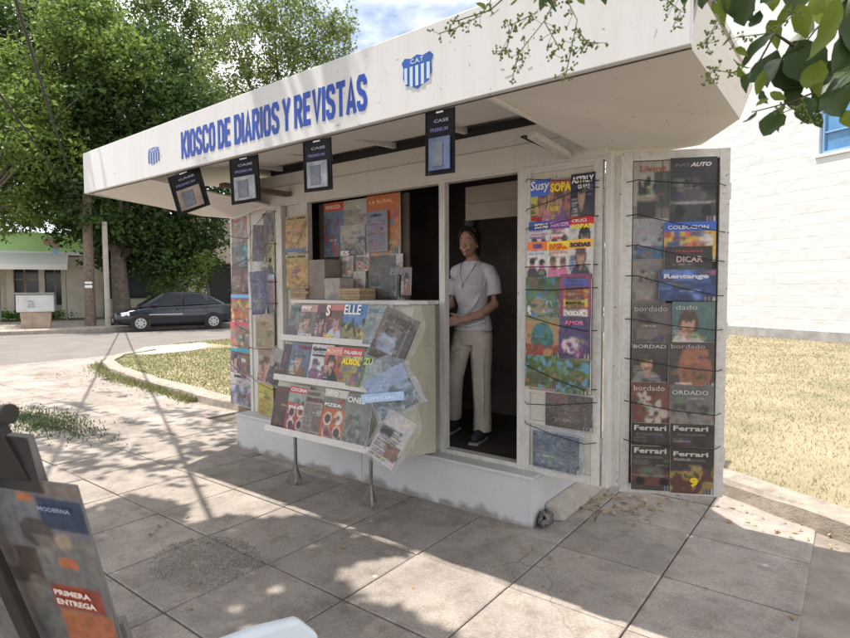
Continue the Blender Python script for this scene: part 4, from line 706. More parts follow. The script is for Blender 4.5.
# --- the sloping magazine stand in front of the counter
ST = empty('magazine_stand', (-1.41, -0.2, 0), 0, 'cream metal stand with three sloping magazine shelves, under the kiosk window', 'stand')
def stp(mb, name, m, bevel=0.002):
    o = mb.build(name, m, None, bevel=bevel); o.parent = ST; o.matrix_parent_inverse = Matrix.Translation((1.41, 0.2, 0)); return o
FT = Vector((-2.02, -0.235, 1.45)); FB = Vector((-2.02, -0.48, 0.45))
ms = plane_mat(FB, (1, 0, 0), FT - FB)
yz = [(-0.475, 0.43), (0.02, 0.36), (0.02, 1.435), (-0.225, 1.435)]
for x_ in (-2.05, -0.80):
    b = MB(); b.add([(x_, y, z) for y, z in yz] + [(x_ + .02, y, z) for y, z in yz], [(0, 1, 2, 3), (7, 6, 5, 4), (0, 4, 5, 1), (1, 5, 6, 2), (2, 6, 7, 3), (3, 7, 4, 0)]); stp(b, 'side_panel', CREAM)
b = MB(); b.add([(-2.03, -0.47, 0.44), (-0.80, -0.47, 0.44), (-0.80, -0.222, 1.43), (-2.03, -0.222, 1.43)], [(0, 1, 2, 3)]); stp(b, 'back_board', CREAM, 0)
b = MB(); b.box(-2.03, -0.80, -0.235, 0.02, 1.425, 1.433); stp(b, 'top_shelf', CREAM)
for v_ in (0.0, 0.40, 0.715):
    b = MB(); P = [ms @ Vector(p) for p in ((-.02, v_ - .012, 0), (1.235, v_ - .012, 0), (1.235, v_ - .012, .055), (-.02, v_ - .012, .055), (-.02, v_ + .0, 0), (1.235, v_ + .0, 0), (1.235, v_ + .0, .055), (-.02, v_ + .0, .055))]
    b.hexa(P); P = [ms @ Vector(p) for p in ((-.02, v_ - .012, .05), (1.235, v_ - .012, .05), (1.235, v_ - .012, .056), (-.02, v_ - .012, .056), (-.02, v_ + .035, .05), (1.235, v_ + .035, .05), (1.235, v_ + .035, .056), (-.02, v_ + .035, .056))]
    b.hexa(P); stp(b, 'ledge', WHITE, 0.001)
b = MB(); b.box(-2.03, -0.80, -0.262, -0.245, 1.44, 1.462); stp(b, 'top_rail', WHITE)
for x_, y_ in ((-1.92, -0.33), (-1.10, -0.33)):
    b = MB(); b.bar((x_, y_, 0.45), (x_, y_, 0.15), 0.02); b.bar((x_, y_, .155), (x_ - .045, y_ - .05, .012), .014); b.bar((x_, y_, .155), (x_ + .045, y_ - .04, .012), .014); b.bar((x_, y_, .155), (x_, y_ + .05, .012), .014); b.bar((x_ - .055, y_ - .055, .009), (x_ + .055, y_ - .04, .009), .016)
    stp(b, 'foot', STEEL, 0)
G5 = 'magazines on the sloping stand'
def rs(u, v, w_, h_, off, *a, **k): return mag(ms, u, v, w_, h_, off, *a, group=G5, **k)
rs(.00, .72, .17, .275, .012, 'room', [(.42, .47, .45), (.3, .3, .3), (.5, .5, .48), (.35, .3, .28), (.4, .45, .5)], 'grey-green magazine at the left end of the top shelf of the stand', [('casa', .1, .82, .6, .12, (.3, .45, .4))])
rs(.14, .72, .215, .28, .02, 'portrait', [(.5, .45, .42), Wh, (.35, .28, .25), (.6, .55, .52)], 'grey magazine with a wide white title on the top shelf of the stand', [('muy', .05, .83, .55, .13, Wh, .04), ('HISTORIA', .1, .1, .7, .08, Wh)], band=((.72, .55, .52), .80, 1.0))
rs(.335, .72, .16, .28, .027, 'portrait', [(.42, .25, .27), Wh, (.2, .1, .1), (.5, .3, .35)], 'plum coloured magazine with a standing figure on the top shelf of the stand', [])
rs(.44, .72, .21, .285, .034, 'portrait', [(.5, .25, .24), Wh, Br, (.75, .8, .88)], 'magazine with a white letter S and red background on the top shelf of the stand', [('S', .05, .68, .22, .3, Wh, .04), ('20 IDEAS', .12, .06, .5, .12, Yl)], band=((.72, .42, .38), .84, 1.0))
rs(.64, .72, .235, .29, .04, 'scene', [(.2, .42, .72), (.35, .55, .78), (.55, .5, .3), (.15, .2, .1), (.82, .75, .3)], 'blue magazine with tall white title and tree, top shelf of the stand', [('ELLE', .04, .72, .72, .25, Wh, .02)])
o = rs(.88, .72, .22, .28, .046, 'scene', [(.48, .58, .6), (.6, .66, .68), (.4, .5, .55), (.5, .5, .5), (.6, .65, .7)], 'plastic-wrapped blue-grey magazine at the right end of the top shelf of the stand', [('DECO', .1, .8, .7, .1, (.3, .4, .5))]); wrap(o, .22, .28, seed=8)
rs(.00, .415, .13, .265, .012, 'collage', [(.25, .15, .16), (.35, .2, .2), (.3, .2, .25), (.5, .3, .3), (.2, .12, .14)], 'dark wine coloured magazine at the left end of the middle shelf', [])
rs(.11, .415, .25, .275, .02, 'portrait', [(.35, .45, .6), Wh, (.3, .35, .4), (.5, .36, .22)], 'blue magazine with a figure in brown under a red title, on the middle shelf', [('CARAS', .3, .84, .6, .11, (.6, .15, .2))])
rs(.35, .415, .24, .28, .03, 'puzzle', [(.85, .83, .82), DG, (.55, .3, .5), (.6, .5, .5), (.3, .3, .4)], 'white puzzle magazine with a black border on the middle shelf', [('Quijote', .06, .8, .7, .13, Bk, .03), ('CRUCIGRAMAS', .1, .68, .8, .05, Bk)])
rs(.52, .415, .19, .27, .038, 'portrait', [(.8, .32, .22), Wh, Bk, (.1, .08, .08)], 'bright red-orange magazine with a black silhouette on the middle shelf', [('PRONTO', .06, .82, .85, .1, (.95, .8, .75))], band=((.82, .5, .45), .78, 1.0))
rs(.70, .415, .22, .27, .046, 'collage', [(.7, .6, .2), (.3, .4, .75), (.75, .3, .2), (.5, .25, .5), (.85, .8, .4)], 'magazine with a yellow title over small coloured pictures on the middle shelf', [('AUSOL', .05, .55, .85, .17, Yl, .06), ('PALABRAS', .1, .83, .8, .1, Wh)], band=((.75, .2, .2), .8, 1.0))
rs(.91, .415, .18, .27, .052, 'garden', [(.3, .42, .25), (.2, .35, .2), (.55, .6, .3), Wh, (.4, .5, .3)], 'green magazine at the right end of the middle shelf', [('ZU', .1, .6, .5, .18, (.75, .8, .4), .04)])
rs(.00, .012, .19, .33, .012, 'scene', [(.30, .14, .13), (.36, .18, .16), (.24, .1, .1), (.4, .2, .18), (.28, .13, .12)], 'dark red book at the left end of the bottom shelf', [], name='book', cat='book')
rs(.17, .012, .225, .36, .02, 'food', [(.6, .62, .58), (.72, .2, .2), (.25, .15, .12), (.5, .3, .2), (.3, .2, .15)], 'red and pale green cookery magazine on the bottom shelf', [('COCINA', .08, .86, .8, .07, Wh), ('DULCES', .1, .5, .8, .06, Wh)], band=((.7, .2, .22), .82, .95))
rs(.37, .012, .225, .34, .03, 'text', [(.62, .57, .53), (.3, .25, .24), (.45, .35, .33), (.5, .4, .38)], 'grey magazine covered in small print, bottom shelf of the stand', [('REVISTA', .1, .74, .8, .09, (.35, .2, .2)), ('EL MODO', .1, .88, .6, .07, (.3, .3, .3))])
rs(.58, .012, .24, .37, .038, 'food', [(.45, .45, .4), (.8, .36, .16), (.3, .22, .15), (.8, .75, .65), (.6, .2, .15)], 'orange cookery magazine with four round plates on the bottom shelf', [('VIVO', .15, .86, .45, .1, Wh, .04), ('PIZZA', .1, .66, .7, .06, Wh)], band=((.75, .72, .66), .84, .97))
o = rs(.82, .012, .24, .35, .046, 'scene', [(.35, .36, .34), (.5, .5, .47), (.4, .42, .38), (.25, .25, .25), (.55, .55, .5)], 'silver-grey plastic-wrapped magazine at the right end of the bottom shelf', [('ONES', .05, .84, .7, .12, Wh, .03)], name='packaged_magazine', cat='magazine pack'); wrap(o, .24, .35, seed=11)

# --- wrapped packs hanging off the stand's right corner
def hang(cx, cy, cz, w_, h_, rot, kind, pal, label, film, titles=(), seed=1, xd=(.92, .38, 0), up=(0, 0, 1), name='packaged_magazine'):
    mw = plane_mat((cx, cy, cz), xd, up) @ Matrix.Rotation(rot, 4, 'Z')
    o = mag(mw, -w_ / 2, -h_ / 2, w_, h_, 0, kind, pal, label, titles, name=name, cat='magazine pack', th=.012, curl=.012); wrap(o, w_, h_, film, .03, .03, seed=seed, front=.03)
    return o
hang(-.72, -.50, 1.235, .25, .34, -.42, 'room', [(.42, .36, .29), (.30, .25, .2), (.25, .2, .17), (.62, .70, .80), (.66, .74, .82)], 'brown gift pack, uppermost of three packs hanging on the stand corner', FILM, [('BEYBZZE', .15, .78, .75, .12, (.25, .2, .15), .03)], 21)
hang(-.70, -.55, .90, .30, .27, .5, 'scene', [(.5, .62, .8), (.75, .82, .92), (.45, .52, .5), (.25, .3, .33), (.8, .85, .9)], 'crinkled blue pack, middle of the three hanging on the stand corner', FILM_D, [], 22)
bx = MB(); bx.box(-.15, .13, -.02, .035, 0.02, .045)
o = bx.build('boxed_toothbrush', mat('pale_blue_card', (.42, .56, .78), .35, .15, 20), bevel=.003, mw=plane_mat((-.71, -.60, .87), (.92, .38, .12), (0, 0, 1))); o.name = 'small_box'; tag(o, 'long pale blue box strapped across the blue pack', 'box'); text_obj('title', 'ESPECIAL', Matrix.Translation((-.12, -.005, .0465)), .022, ink((.85, .9, .95)), .2, .02, o)
hang(-.70, -.56, .60, .20, .34, -.5, 'text', [(.82, .8, .78), (.3, .3, .3), (.6, .35, .28), (.15, .15, .15)], 'white pack with a salmon picture, lowest of three on the stand corner', FILM, [], 23)
# bags hanging at the left leaf
hang(-2.80, .02, 1.52, .17, .40, .08, 'garden', [(.3, .28, .45), (.42, .3, .6), (.25, .25, .3), (.3, .45, .75), (.5, .45, .4)], 'purple and blue wrapped toy pack hanging between the two left leaves', FILM_D, [], 31, xd=(.85, .5, 0))
hang(-2.84, .06, 1.98, .14, .34, -.05, 'collage', [(.4, .36, .42), (.5, .45, .45), (.6, .3, .35), (.35, .3, .4), (.45, .4, .4)], 'greyish wrapped comic pack hanging above the purple one', FILM, [], 32, xd=(.85, .5, 0))
hang(-2.50, .0, .84, .20, .32, -.32, 'scene', [(.66, .66, .65), (.72, .7, .68), (.3, .28, .27), (.25, .25, .25), (.6, .6, .6)], 'white plastic bag with grey contents hanging left of the stand', FILM, [], 33, xd=(.9, .42, 0))

# --- goods in the window
mwW = plane_mat((0, .06, 0), (1, 0, 0), (0, 0, 1)); mwI = plane_mat((0, .22, 0), (1, 0, 0), (0, 0, 1))
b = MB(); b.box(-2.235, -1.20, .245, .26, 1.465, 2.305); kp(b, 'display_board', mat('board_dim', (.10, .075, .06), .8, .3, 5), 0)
G6 = 'magazines shown in the kiosk window'
for v_, nm, lab in ((1.88, 'upper', 'upper of two ochre map magazines hanging at the left window post'), (1.545, 'lower', 'lower of two ochre map magazines hanging at the left window post')):
    mag(mwW, -2.47, v_, .30, .315, .0, 'map', [(.72, .55, .25), (.80, .60, .30), (.5, .38, .2), (.70, .6, .35), (.25, .4, .6) if nm == 'upper' else (.45, .4, .3)], lab, [('ATLAS', .1, .9, .35, .05, Bk), ('2023', .55, .9, .35, .06, Bk)], group=G6)
mag(mwI, -2.14, 1.83, .25, .47, .0, 'scene', [(.32, .42, .58), (.4, .5, .6), (.28, .38, .5), (.6, .25, .3), (.5, .5, .6)], 'blue book framed in red hanging in the window, left of the white papers', [('MENDOZA', .12, .88, .75, .07, (.9, .75, .7), .03)], group=G6, band=((.7, .25, .16), .84, 1.0), name='book', cat='book')
mag(mwI, -1.93, 2.05, .31, .25, .0, 'text', [(.7, .68, .62), (.4, .38, .35), (.6, .58, .52), (.55, .52, .48)], 'upper white printed sheet in the middle of the window', [], group=G6, name='poster', cat='poster')
mag(mwI, -1.92, 1.83, .29, .26, .012, 'scene', [(.72, .70, .66), (.6, .58, .55), (.5, .5, .48), (.3, .3, .3), (.68, .65, .6)], 'lower white sheet with torn edges in the middle of the window', [('ES', .02, .02, .35, .15, Wh)], group=G6, name='poster', cat='poster')
o = mag(mwI, -1.62, 1.82, .36, .49, .0, 'scene', [(.85, .42, .16), (.8, .38, .14), (.75, .45, .2), (.3, .5, .55), (.85, .5, .2)], 'large orange poster in the window behind a lilac booklet', [('LA RURAL', .1, .86, .7, .06, (.95, .7, .5))], group=G6, name='poster', cat='poster')
mag(mwI, -1.61, 1.85, .23, .33, .02, 'text', [(.5, .52, .62), (.6, .25, .25), (.45, .45, .58), (.5, .5, .6)], 'lilac booklet pinned on the orange poster', [('LIBRO', .25, .86, .5, .07, (.15, .15, .4))], group=G6, name='booklet', cat='booklet')
o = mag(mwI, -1.60, 1.49, .30, .33, .01, 'collage', [(.2, .18, .16), (.28, .26, .24), (.35, .33, .3), (.15, .14, .14), (.3, .28, .25)], 'dark wrapped toy on a card below the orange poster', [], group=G6, name='packaged_magazine', cat='magazine pack'); wrap(o, .30, .33, seed=41)
o = mag(mwI, -1.93, 1.50, .29, .32, .01, 'collage', [(.3, .26, .24), (.38, .34, .3), (.45, .4, .36), (.5, .48, .25), (.25, .22, .2)], 'brown wrapped pack with a small yellow mark, below the white sheets', [], group=G6, name='packaged_magazine', cat='magazine pack'); wrap(o, .29, .32, seed=42)
def boxobj(x0, x1, y0, y1, z0, z1, m, label, art=None, name='box'):
    o = MB().box(x0, x1, y0, y1, z0, z1).build(name, m, bevel=.004); tag(o, label, 'box'); return o
boxobj(-2.13, -1.93, .02, .22, 1.464, 1.80, mat('box_grey', (.24, .2, .17), .7, .3, 10), 'tall grey-brown box standing on the counter left of the window')
boxobj(-1.90, -1.72, -.01, .15, 1.464, 1.64, mat('box_pale', (.38, .34, .31), .7, .35, 12), 'small pale printed box on the counter between the two book stacks')
def stack(cx, cy, n, m, label, w_=.26, d_=.19):
    for k in range(n):
        o = MB(); a = random.uniform(-.12, .12); t_ = .022; z_ = 1.464 + k * (t_ + .001); P = []
        R2 = lambda x, y: (cx + x * math.cos(a) - y * math.sin(a), cy + x * math.sin(a) + y * math.cos(a))
        for zz in (z_, z_ + t_):
            for x, y in ((-w_ / 2, -d_ / 2), (w_ / 2, -d_ / 2), (w_ / 2, d_ / 2), (-w_ / 2, d_ / 2)): P.append((*R2(x, y), zz))
        o.hexa(P); o = o.build('book', m if k % 2 else KRAFT, bevel=.002); tag(o, label[k], 'book', 'stacked books on the counter')
ordn = ['lowest', 'second lowest', 'third', 'fourth', 'topmost']
stack(-2.24, .09, 5, mat('book_tan', (.30, .22, .15), .8, .3, 10), ['%s brown book of the left stack on the counter' % q for q in ordn], .22)
stack(-1.58, .05, 4, mat('book_straw', (.42, .32, .20), .8, .3, 10), ['%s tan book of the right stack, under the dark wrapped toy' % q for q in ordn[:3] + ['topmost']], .22)

# small goods crowding the window
small = [(-2.10, 1.50, .15, .21, 'portrait', [(.75, .72, .65), Rd, Br, Bl], 'small cream booklet with a red heading, left on the counter behind the tall box'),
         (-1.90, 1.655, .13, .18, 'collage', [(.7, .65, .6), (.8, .5, .5), (.5, .55, .7), (.85, .8, .7), (.4, .5, .4)], 'small pastel booklet standing on the pale printed box'),
         (-1.77, 1.50, .14, .20, 'text', [(.78, .74, .68), (.4, .3, .3), (.6, .3, .3), (.7, .65, .4)], 'small white booklet beside the pale printed box'),
         (-1.74, 1.70, .15, .15, 'food', [(.8, .75, .7), (.7, .5, .3), Rd, Gr, Br], 'small square recipe booklet below the lower white sheet'),
         (-1.36, 1.66, .13, .17, 'scene', [(.8, .78, .76), (.6, .7, .8), (.5, .5, .45), (.2, .2, .2), (.7, .6, .5)], 'small pale booklet clipped under the lilac booklet'),
         (-1.24, 1.50, .10, .22, 'portrait', [(.5, .45, .5), Wh, Bk, (.6, .3, .3)], 'narrow mauve booklet at the right edge of the window display')]
for u_, v_, w_, h_, kd, pl_, lb in small: mag(plane_mat((0, .12, 0), (1, 0, 0), (0, .05, 1)), u_, v_, w_, h_, 0, kd, pl_, lb, [], group='small booklets in the kiosk window', name='booklet', cat='booklet')
# --- phone accessory packs clipped under the fascia
G7 = 'phone accessory packs hanging below the sign'
CARD = mat('black_card', (.010, .010, .013), .6, .3, 20, spec=.15); WIN = mat('pack_window', (.30, .30, .31), .15, .5, 12); WIN2 = mat('pack_window_brown', (.28, .20, .15), .2, .5, 8); BLW = mat('pack_window_blue', (.08, .11, .22), .12, .5, 9)
def pack(x, z, w_, h_, roll, yaw, tilt, wm, label):
    mw = Matrix.Translation((x, -1.035, z)) @ Matrix.Rotation(yaw, 4, 'Z') @ Matrix.Rotation(roll, 4, 'Y') @ Matrix.Rotation(math.pi / 2 + tilt, 4, 'X')
    b = MB(); b.box(-w_ / 2, w_ / 2, -h_, 0, -.004, .004); b.box(-w_ * .5, w_ * .5, -h_, -h_ * .98, -.004, .01); b.box(-w_ / 2, -w_ * .46, -h_, 0, .004, .007); b.box(w_ * .46, w_ / 2, -h_, 0, .004, .007)
    o = b.build('accessory_pack', CARD, mw=mw, bevel=.0015); tag(o, label, 'phone accessory', G7)
    b = MB(); b.box(-w_ * .34, w_ * .38, -h_ * .94, -h_ * .42, .004, .016); b.build('window', wm, o, bevel=.003)
    b = MB(); b.box(-w_ * .12, w_ * .12, -h_ * .045, -h_ * .02, .0035, .006); b.build('hang_hole', TW, o)
    b = MB(); b.box(-w_ * .2, w_ * .16, -h_ * .88, -h_ * .5, .016, .019); b.build('phone_case', mat('case_dark', (.10, .11, .13), .3, .5, 15), o, bevel=.004)
    text_obj('title', 'CASE', Matrix.Translation((-w_ * .2, -h_ * .19, .0048)), h_ * .05, ink((.6, .6, .65)), w_ * .5, .02, o)
    text_obj('title', 'PREMIUM', Matrix.Translation((-w_ * .32, -h_ * .33, .0048)), h_ * .06, ink((.4, .4, .6)), w_ * .6, .02, o); return o
pack(-2.24, 2.395, .27, .285, -.26, .40, .05, WIN2, 'wide tilted pack with a brown window, leftmost below the sign')
pack(-1.52, 2.395, .24, .29, -.05, .2, 0, WIN, 'black narrow pack with a pale window, second from the left below the sign')
pack(-.83, 2.395, .23, .285, .03, 0, .05, WIN, 'black pack with a silver case, third from the left below the sign')
pack(.03, 2.395, .17, .30, .02, 0, .02, BLW, 'black pack with a dark blue window, nearest the bright shield crest')

# ------------------------------------------------------------------ the vendor in the doorway
PB = Matrix(((0.90, -0.19, 0, -0.775), (0.175, 0.98, 0, 0.50), (0, 0, 1, 0.352), (0, 0, 0, 1)))   # local x: right in view, y: into the kiosk
def loft(mb, rings, n=20):
    """rings: (centre, rx, ry) horizontal ellipses"""
    vs = []; fs = []
    for (c, rx, ry) in rings:
        for j in range(n): a = 2 * math.pi * j / n; vs.append((c[0] + rx * math.cos(a), c[1] + ry * math.sin(a), c[2]))
    for i in range(len(rings) - 1):
        for j in range(n): fs.append((i * n + j, i * n + (j + 1) % n, (i + 1) * n + (j + 1) % n, (i + 1) * n + j))
    fs += [tuple(range(n))[::-1], tuple((len(rings) - 1) * n + j for j in range(n))]; mb.add(vs, fs)
def melt(mb, name, m, voxel, sm, parent=None, mw=None):
    o = mb.build('tmp', m); r = o.modifiers.new('r', 'REMESH'); r.mode = 'VOXEL'; r.voxel_size = voxel; r.use_smooth_shade = True
    s_ = o.modifiers.new('s', 'SMOOTH'); s_.factor = 0.5; s_.iterations = sm
    bpy.context.view_layer.update(); me = bpy.data.meshes.new_from_object(o.evaluated_get(bpy.context.evaluated_depsgraph_get())); bpy.data.objects.remove(o)
    me.name = name
    if not me.materials: me.materials.append(m)
    me.polygons.foreach_set('use_smooth', [True] * len(me.polygons)); o = bpy.data.objects.new(name, me); link(o, parent)
    if mw is not None: o.matrix_world = mw
    return o
SKIN = mat('skin', (0.36, 0.20, 0.14), 0.55, 0.2, 18, 0.3, 60)
b = MB()
hx, hy, hz = -0.015, -0.03, 1.545       # head centre
loft(b, [((hx, hy - .016, hz - .104), .016, .024), ((hx, hy - .022, hz - .09), .036, .05), ((hx, hy - .014, hz - .05), .060, .078), ((hx, hy - .004, hz - .01), .072, .090), ((hx, hy, hz + .04), .073, .094), ((hx, hy + .005, hz + .08), .066, .086), ((hx, hy + .01, hz + .108), .042, .055), ((hx, hy + .012, hz + .118), .01, .02)], 24)
b.ellip((hx, hy - .098, hz - .028), (.014, .018, .012)); b.bar((hx, hy - .086, hz + .012), (hx, hy - .104, hz - .022), .015)      # nose
b.ellip((hx - .034, hy - .074, hz - .035), (.02, .014, .016)); b.ellip((hx + .034, hy - .074, hz - .035), (.02, .014, .016)); b.ellip((hx, hy - .078, hz - .085), (.017, .013, .013))
b.ellip((hx, hy - .084, hz - .06), (.022, .008, .009))
for s_ in (-1, 1): b.ellip((hx + s_ * .074, hy + .008, hz - .008), (.009, .02, .03)); b.ellip((hx + s_ * .028, hy - .078, hz + .024), (.022, .01, .008))
b.tube([(hx, hy + .01, hz - .06), (-.005, .01, 1.44), (0, .015, 1.37)], [.048, .052, .085], 16)
loft(b, [((0, .02, .82), .12, .085), ((0, .02, .92), .12, .085), ((0, .015, 1.05), .10, .075), ((0, .01, 1.2), .12, .085), ((0, .015, 1.32), .12, .07), ((0, .015, 1.375), .07, .05)])
def arm(pts, rr):
    b.tube(pts, rr, 14)
    for p, r in zip(pts, rr): b.ellip(p, (r, r, r), 12, 8)
arm([(.145, .01, 1.325), (.178, .03, 1.20), (.19, .03, 1.075), (.12, -.09, 1.0), (-.03, -.19, .955)], [.046, .045, .041, .036, .027])
arm([(-.145, .01, 1.325), (-.178, .03, 1.2), (-.20, .0, 1.075), (-.25, -.12, 1.03), (-.235, -.22, 1.0)], [.046, .045, .041, .036, .027])
def hand(wx, wy, wz, dx, dy, dz, tx):
    d = Vector((dx, dy, dz)).normalized(); u = Vector((0, 0, 1)); s_ = d.cross(u).normalized() * tx; u = s_.cross(d).normalized() * (1 if tx > 0 else -1)
    p = Vector((wx, wy, wz)); palm = p + d * .05
    b.hexa([p - u * .026 - s_ * .012, p - u * .026 + s_ * .012, p + d * .088 - u * .038 + s_ * .011, p + d * .088 - u * .038 - s_ * .011, p + u * .026 - s_ * .012, p + u * .026 + s_ * .012, p + d * .088 + u * .040 + s_ * .011, p + d * .088 + u * .040 - s_ * .011])
    for k, (off, ln) in enumerate(((-.030, .058), (-.010, .072), (.011, .078), (.031, .07))):
        a0 = p + d * .08 + u * off; a1 = a0 + d * ln * .45 + s_ * .006; a2 = a1 + (d * .7 + s_ * .7).normalized() * ln * .33; a3 = a2 + (d * .25 + s_).normalized() * ln * .28
        b.tube([a0, a1, a2, a3], [.0095, .009, .008, .0068], 8)
    a0 = p + d * .025 + u * .028; a1 = a0 + (u * .8 + d * .6 + s_ * .3).normalized() * .035; a2 = a1 + (d + u * .2 + s_ * .3).normalized() * .03; b.tube([a0, a1, a2], [.0125, .011, .009], 8)
hand(-.03, -.19, .955, -.85, -.45, -.1, 1); hand(-.235, -.22, 1.0, -.1, -1, -.1, -1)
def leg(pts, rr):
    b.tube(pts, rr, 14)
    for p, r in zip(pts, rr): b.ellip(p, (r, r, r), 12, 8)
leg([(.075, .02, .86), (.085, -.005, .47), (.078, .04, .09)], [.085, .055, .038]); leg([(-.08, .02, .86), (-.165, .0, .50), (-.245, .14, .12)], [.085, .055, .038])
b.ellip((.075, -.03, .04), (.042, .11, .04)); b.ellip((-.245, .11, .055), (.042, .10, .04))
W_ = melt(b, 'person', SKIN, .0065, 3, None, PB)
tag(W_, 'woman with dark bun, white t-shirt and pale trousers standing in the kiosk doorway', 'person')
b = MB()   # t-shirt
loft(b, [((0, .02, .87), .172, .128), ((0, .02, .95), .160, .118), ((0, .015, 1.05), .126, .100), ((0, -.012, 1.15), .146, .130), ((0, -.028, 1.21), .154, .148), ((0, .0, 1.29), .146, .114), ((0, .015, 1.36), .14, .088), ((0, .015, 1.40), .09, .066), ((0, .012, 1.415), .07, .058)])
for s_ in (-1, 1): b.tube([(s_ * .08, .012, 1.35), (s_ * .145, .016, 1.325), (s_ * .178, .022, 1.26), (s_ * .192, .03, 1.15)], [.058, .064, .064, .064], 16); b.ellip((s_ * .145, .014, 1.322), (.064, .064, .062)); b.ellip((s_ * .06, -.05, 1.19), (.078, .075, .085))
b.tube([(-.14, -.09, 1.0), (0, -.118, .97), (.13, -.08, 1.02)], .012, 8); b.tube([(-.13, -.08, .93), (.02, -.12, .91), (.15, -.06, .95)], .012, 8)
for k in range(4): b.tube([(.15 - .02 * k, -.06 - .014 * k, 1.25 - .04 * k), (.09 - .03 * k, -.105, 1.10 - .03 * k), (.02 - .03 * k, -.11, 1.02 - .03 * k)], .008, 6)
SH = melt(b, 't_shirt', mat('white_tshirt', (.52, .50, .52), .95, .10, 9, .6, 40), .008, 4, W_)
b = MB()   # trousers
loft(b, [((0, .03, .76), .160, .128), ((0, .03, .84), .165, .132), ((0, .025, .925), .138, .108)])
b.tube([(.075, .02, .84), (.085, .0, .64), (.088, -.005, .46), (.082, .03, .24), (.080, .035, .07)], [.096, .090, .080, .076, .080], 18)
b.tube([(-.075, .02, .84), (-.125, -.01, .66), (-.165, .0, .50), (-.205, .07, .32), (-.24, .13, .14)], [.096, .090, .080, .074, .076], 18)
for k in range(6): b.tube([(.03 + .022 * k, -.085 + .004 * k, .80 - .015 * k), (.045 + .018 * k, -.084, .62), (.05 + .018 * k, -.08, .40), (.05 + .014 * k, -.04, .2)], .005, 6)
for k in range(3): b.tube([(-.16 + .02 * k, -.08, .74 - .03 * k), (-.12, -.10, .69 - .03 * k), (-.05, -.10, .74 - .03 * k)], .006, 6)
melt(b, 'trousers', mat('cream_trousers', (.46, .41, .35), .95, .15, 7, .7, 35), .008, 4, W_)
b = MB(); b.ellip((hx, hy + .032, hz + .038), (.092, .098, .102), 24, 16); b.ellip((hx + .01, hy + .015, hz + .165), (.066, .062, .056), 16, 12); b.ellip((hx, hy + .02, hz + .12), (.05, .05, .035), 14, 8); b.ellip((hx, hy + .075, hz - .04), (.075, .05, .09), 14, 10)
for k in range(13):
    a = -1.25 + .21 * k; b.tube([(hx + .083 * math.sin(a), hy - .058 * math.cos(a) - .012, hz + .082 - .045 * abs(a)), (hx + .076 * math.sin(a), hy - .03, hz + .128 - .02 * abs(a)), (hx + .02 * math.sin(a), hy + .02, hz + .155)], [.007, .010, .006], 6)
for s_ in (-1, 1):
    b.tube([(hx + s_ * .030, hy - .075, hz + .088), (hx + s_ * .068, hy - .052, hz + .055), (hx + s_ * .080, hy - .02, hz + .015), (hx + s_ * .078, hy + .01, hz - .02)], [.013, .016, .014, .010], 8)
for k in range(8): a = k * .785; b.tube([(hx + .01 + .05 * math.cos(a), hy + .015 + .05 * math.sin(a), hz + .15), (hx + .01 + .085 * math.cos(a + .5), hy + .015 + .06 * math.sin(a + .5), hz + .175 + .02 * math.sin(k * 2.1))], [.008, .003], 5)
melt(b, 'hair', mat('dark_hair', (.022, .013, .011), .5, .4, 40), .007, 2, W_)
b = MB()
for s_ in (-1, 1): b.ellip((hx + s_ * .029, hy - .083, hz + .008), (.012, .006, .0045), 10, 6)
b.build('eye', mat('eye_white', (.5, .48, .45), .3), W_, smooth=True)
b = MB()
for s_ in (-1, 1): b.ellip((hx + s_ * .029, hy - .087, hz + .008), (.0055, .004, .0048), 10, 6); b.tube([(hx + s_ * .012, hy - .09, hz + .03), (hx + s_ * .03, hy - .09, hz + .036), (hx + s_ * .048, hy - .075, hz + .03)], .0022, 5)
b.build('brow', mat('brow_dark', (.03, .02, .015), .6), W_, smooth=True)
b = MB(); b.tube([(hx - .033, hy - .080, hz - .050), (hx - .014, hy - .094, hz - .062), (hx + .014, hy - .094, hz - .062), (hx + .033, hy - .080, hz - .050)], [.003, .0075, .0075, .003], 8); b.build('lips', mat('lip', (.30, .13, .10), .5), W_, smooth=True)
b = MB(); b.tube([(hx - .024, hy - .0895, hz - .055), (hx, hy - .1000, hz - .060), (hx + .024, hy - .0895, hz - .055)], .0036, 6); b.build('teeth', mat('teeth', (.7, .68, .62), .3), W_, smooth=True)
b = MB(); b.tube([(-.075, -.055, 1.39), (-.055, -.118, 1.31), (-.01, -.168, 1.225), (.035, -.125, 1.31), (.065, -.055, 1.39)], .0025, 6); b.ellip((-.01, -.172, 1.215), (.012, .004, .014), 10, 6); b.build('necklace', STEEL, W_, smooth=True)
for s_, (x, y, z) in ((1, (.075, -.035, .03)), (-1, (-.245, .105, .045))):
    b = MB(); b.ellip((x, y, z + .015), (.05, .135, .05), 16, 10); sh = b.build('shoe', mat('dark_shoe', (.03, .03, .035), .6), W_, smooth=True)
    b = MB(); b.box(x - .044, x + .044, y - .13, y + .12, z - .035, z - .012); b.build('sole', mat('sole_grey', (.3, .3, .3), .6), sh, bevel=.008)

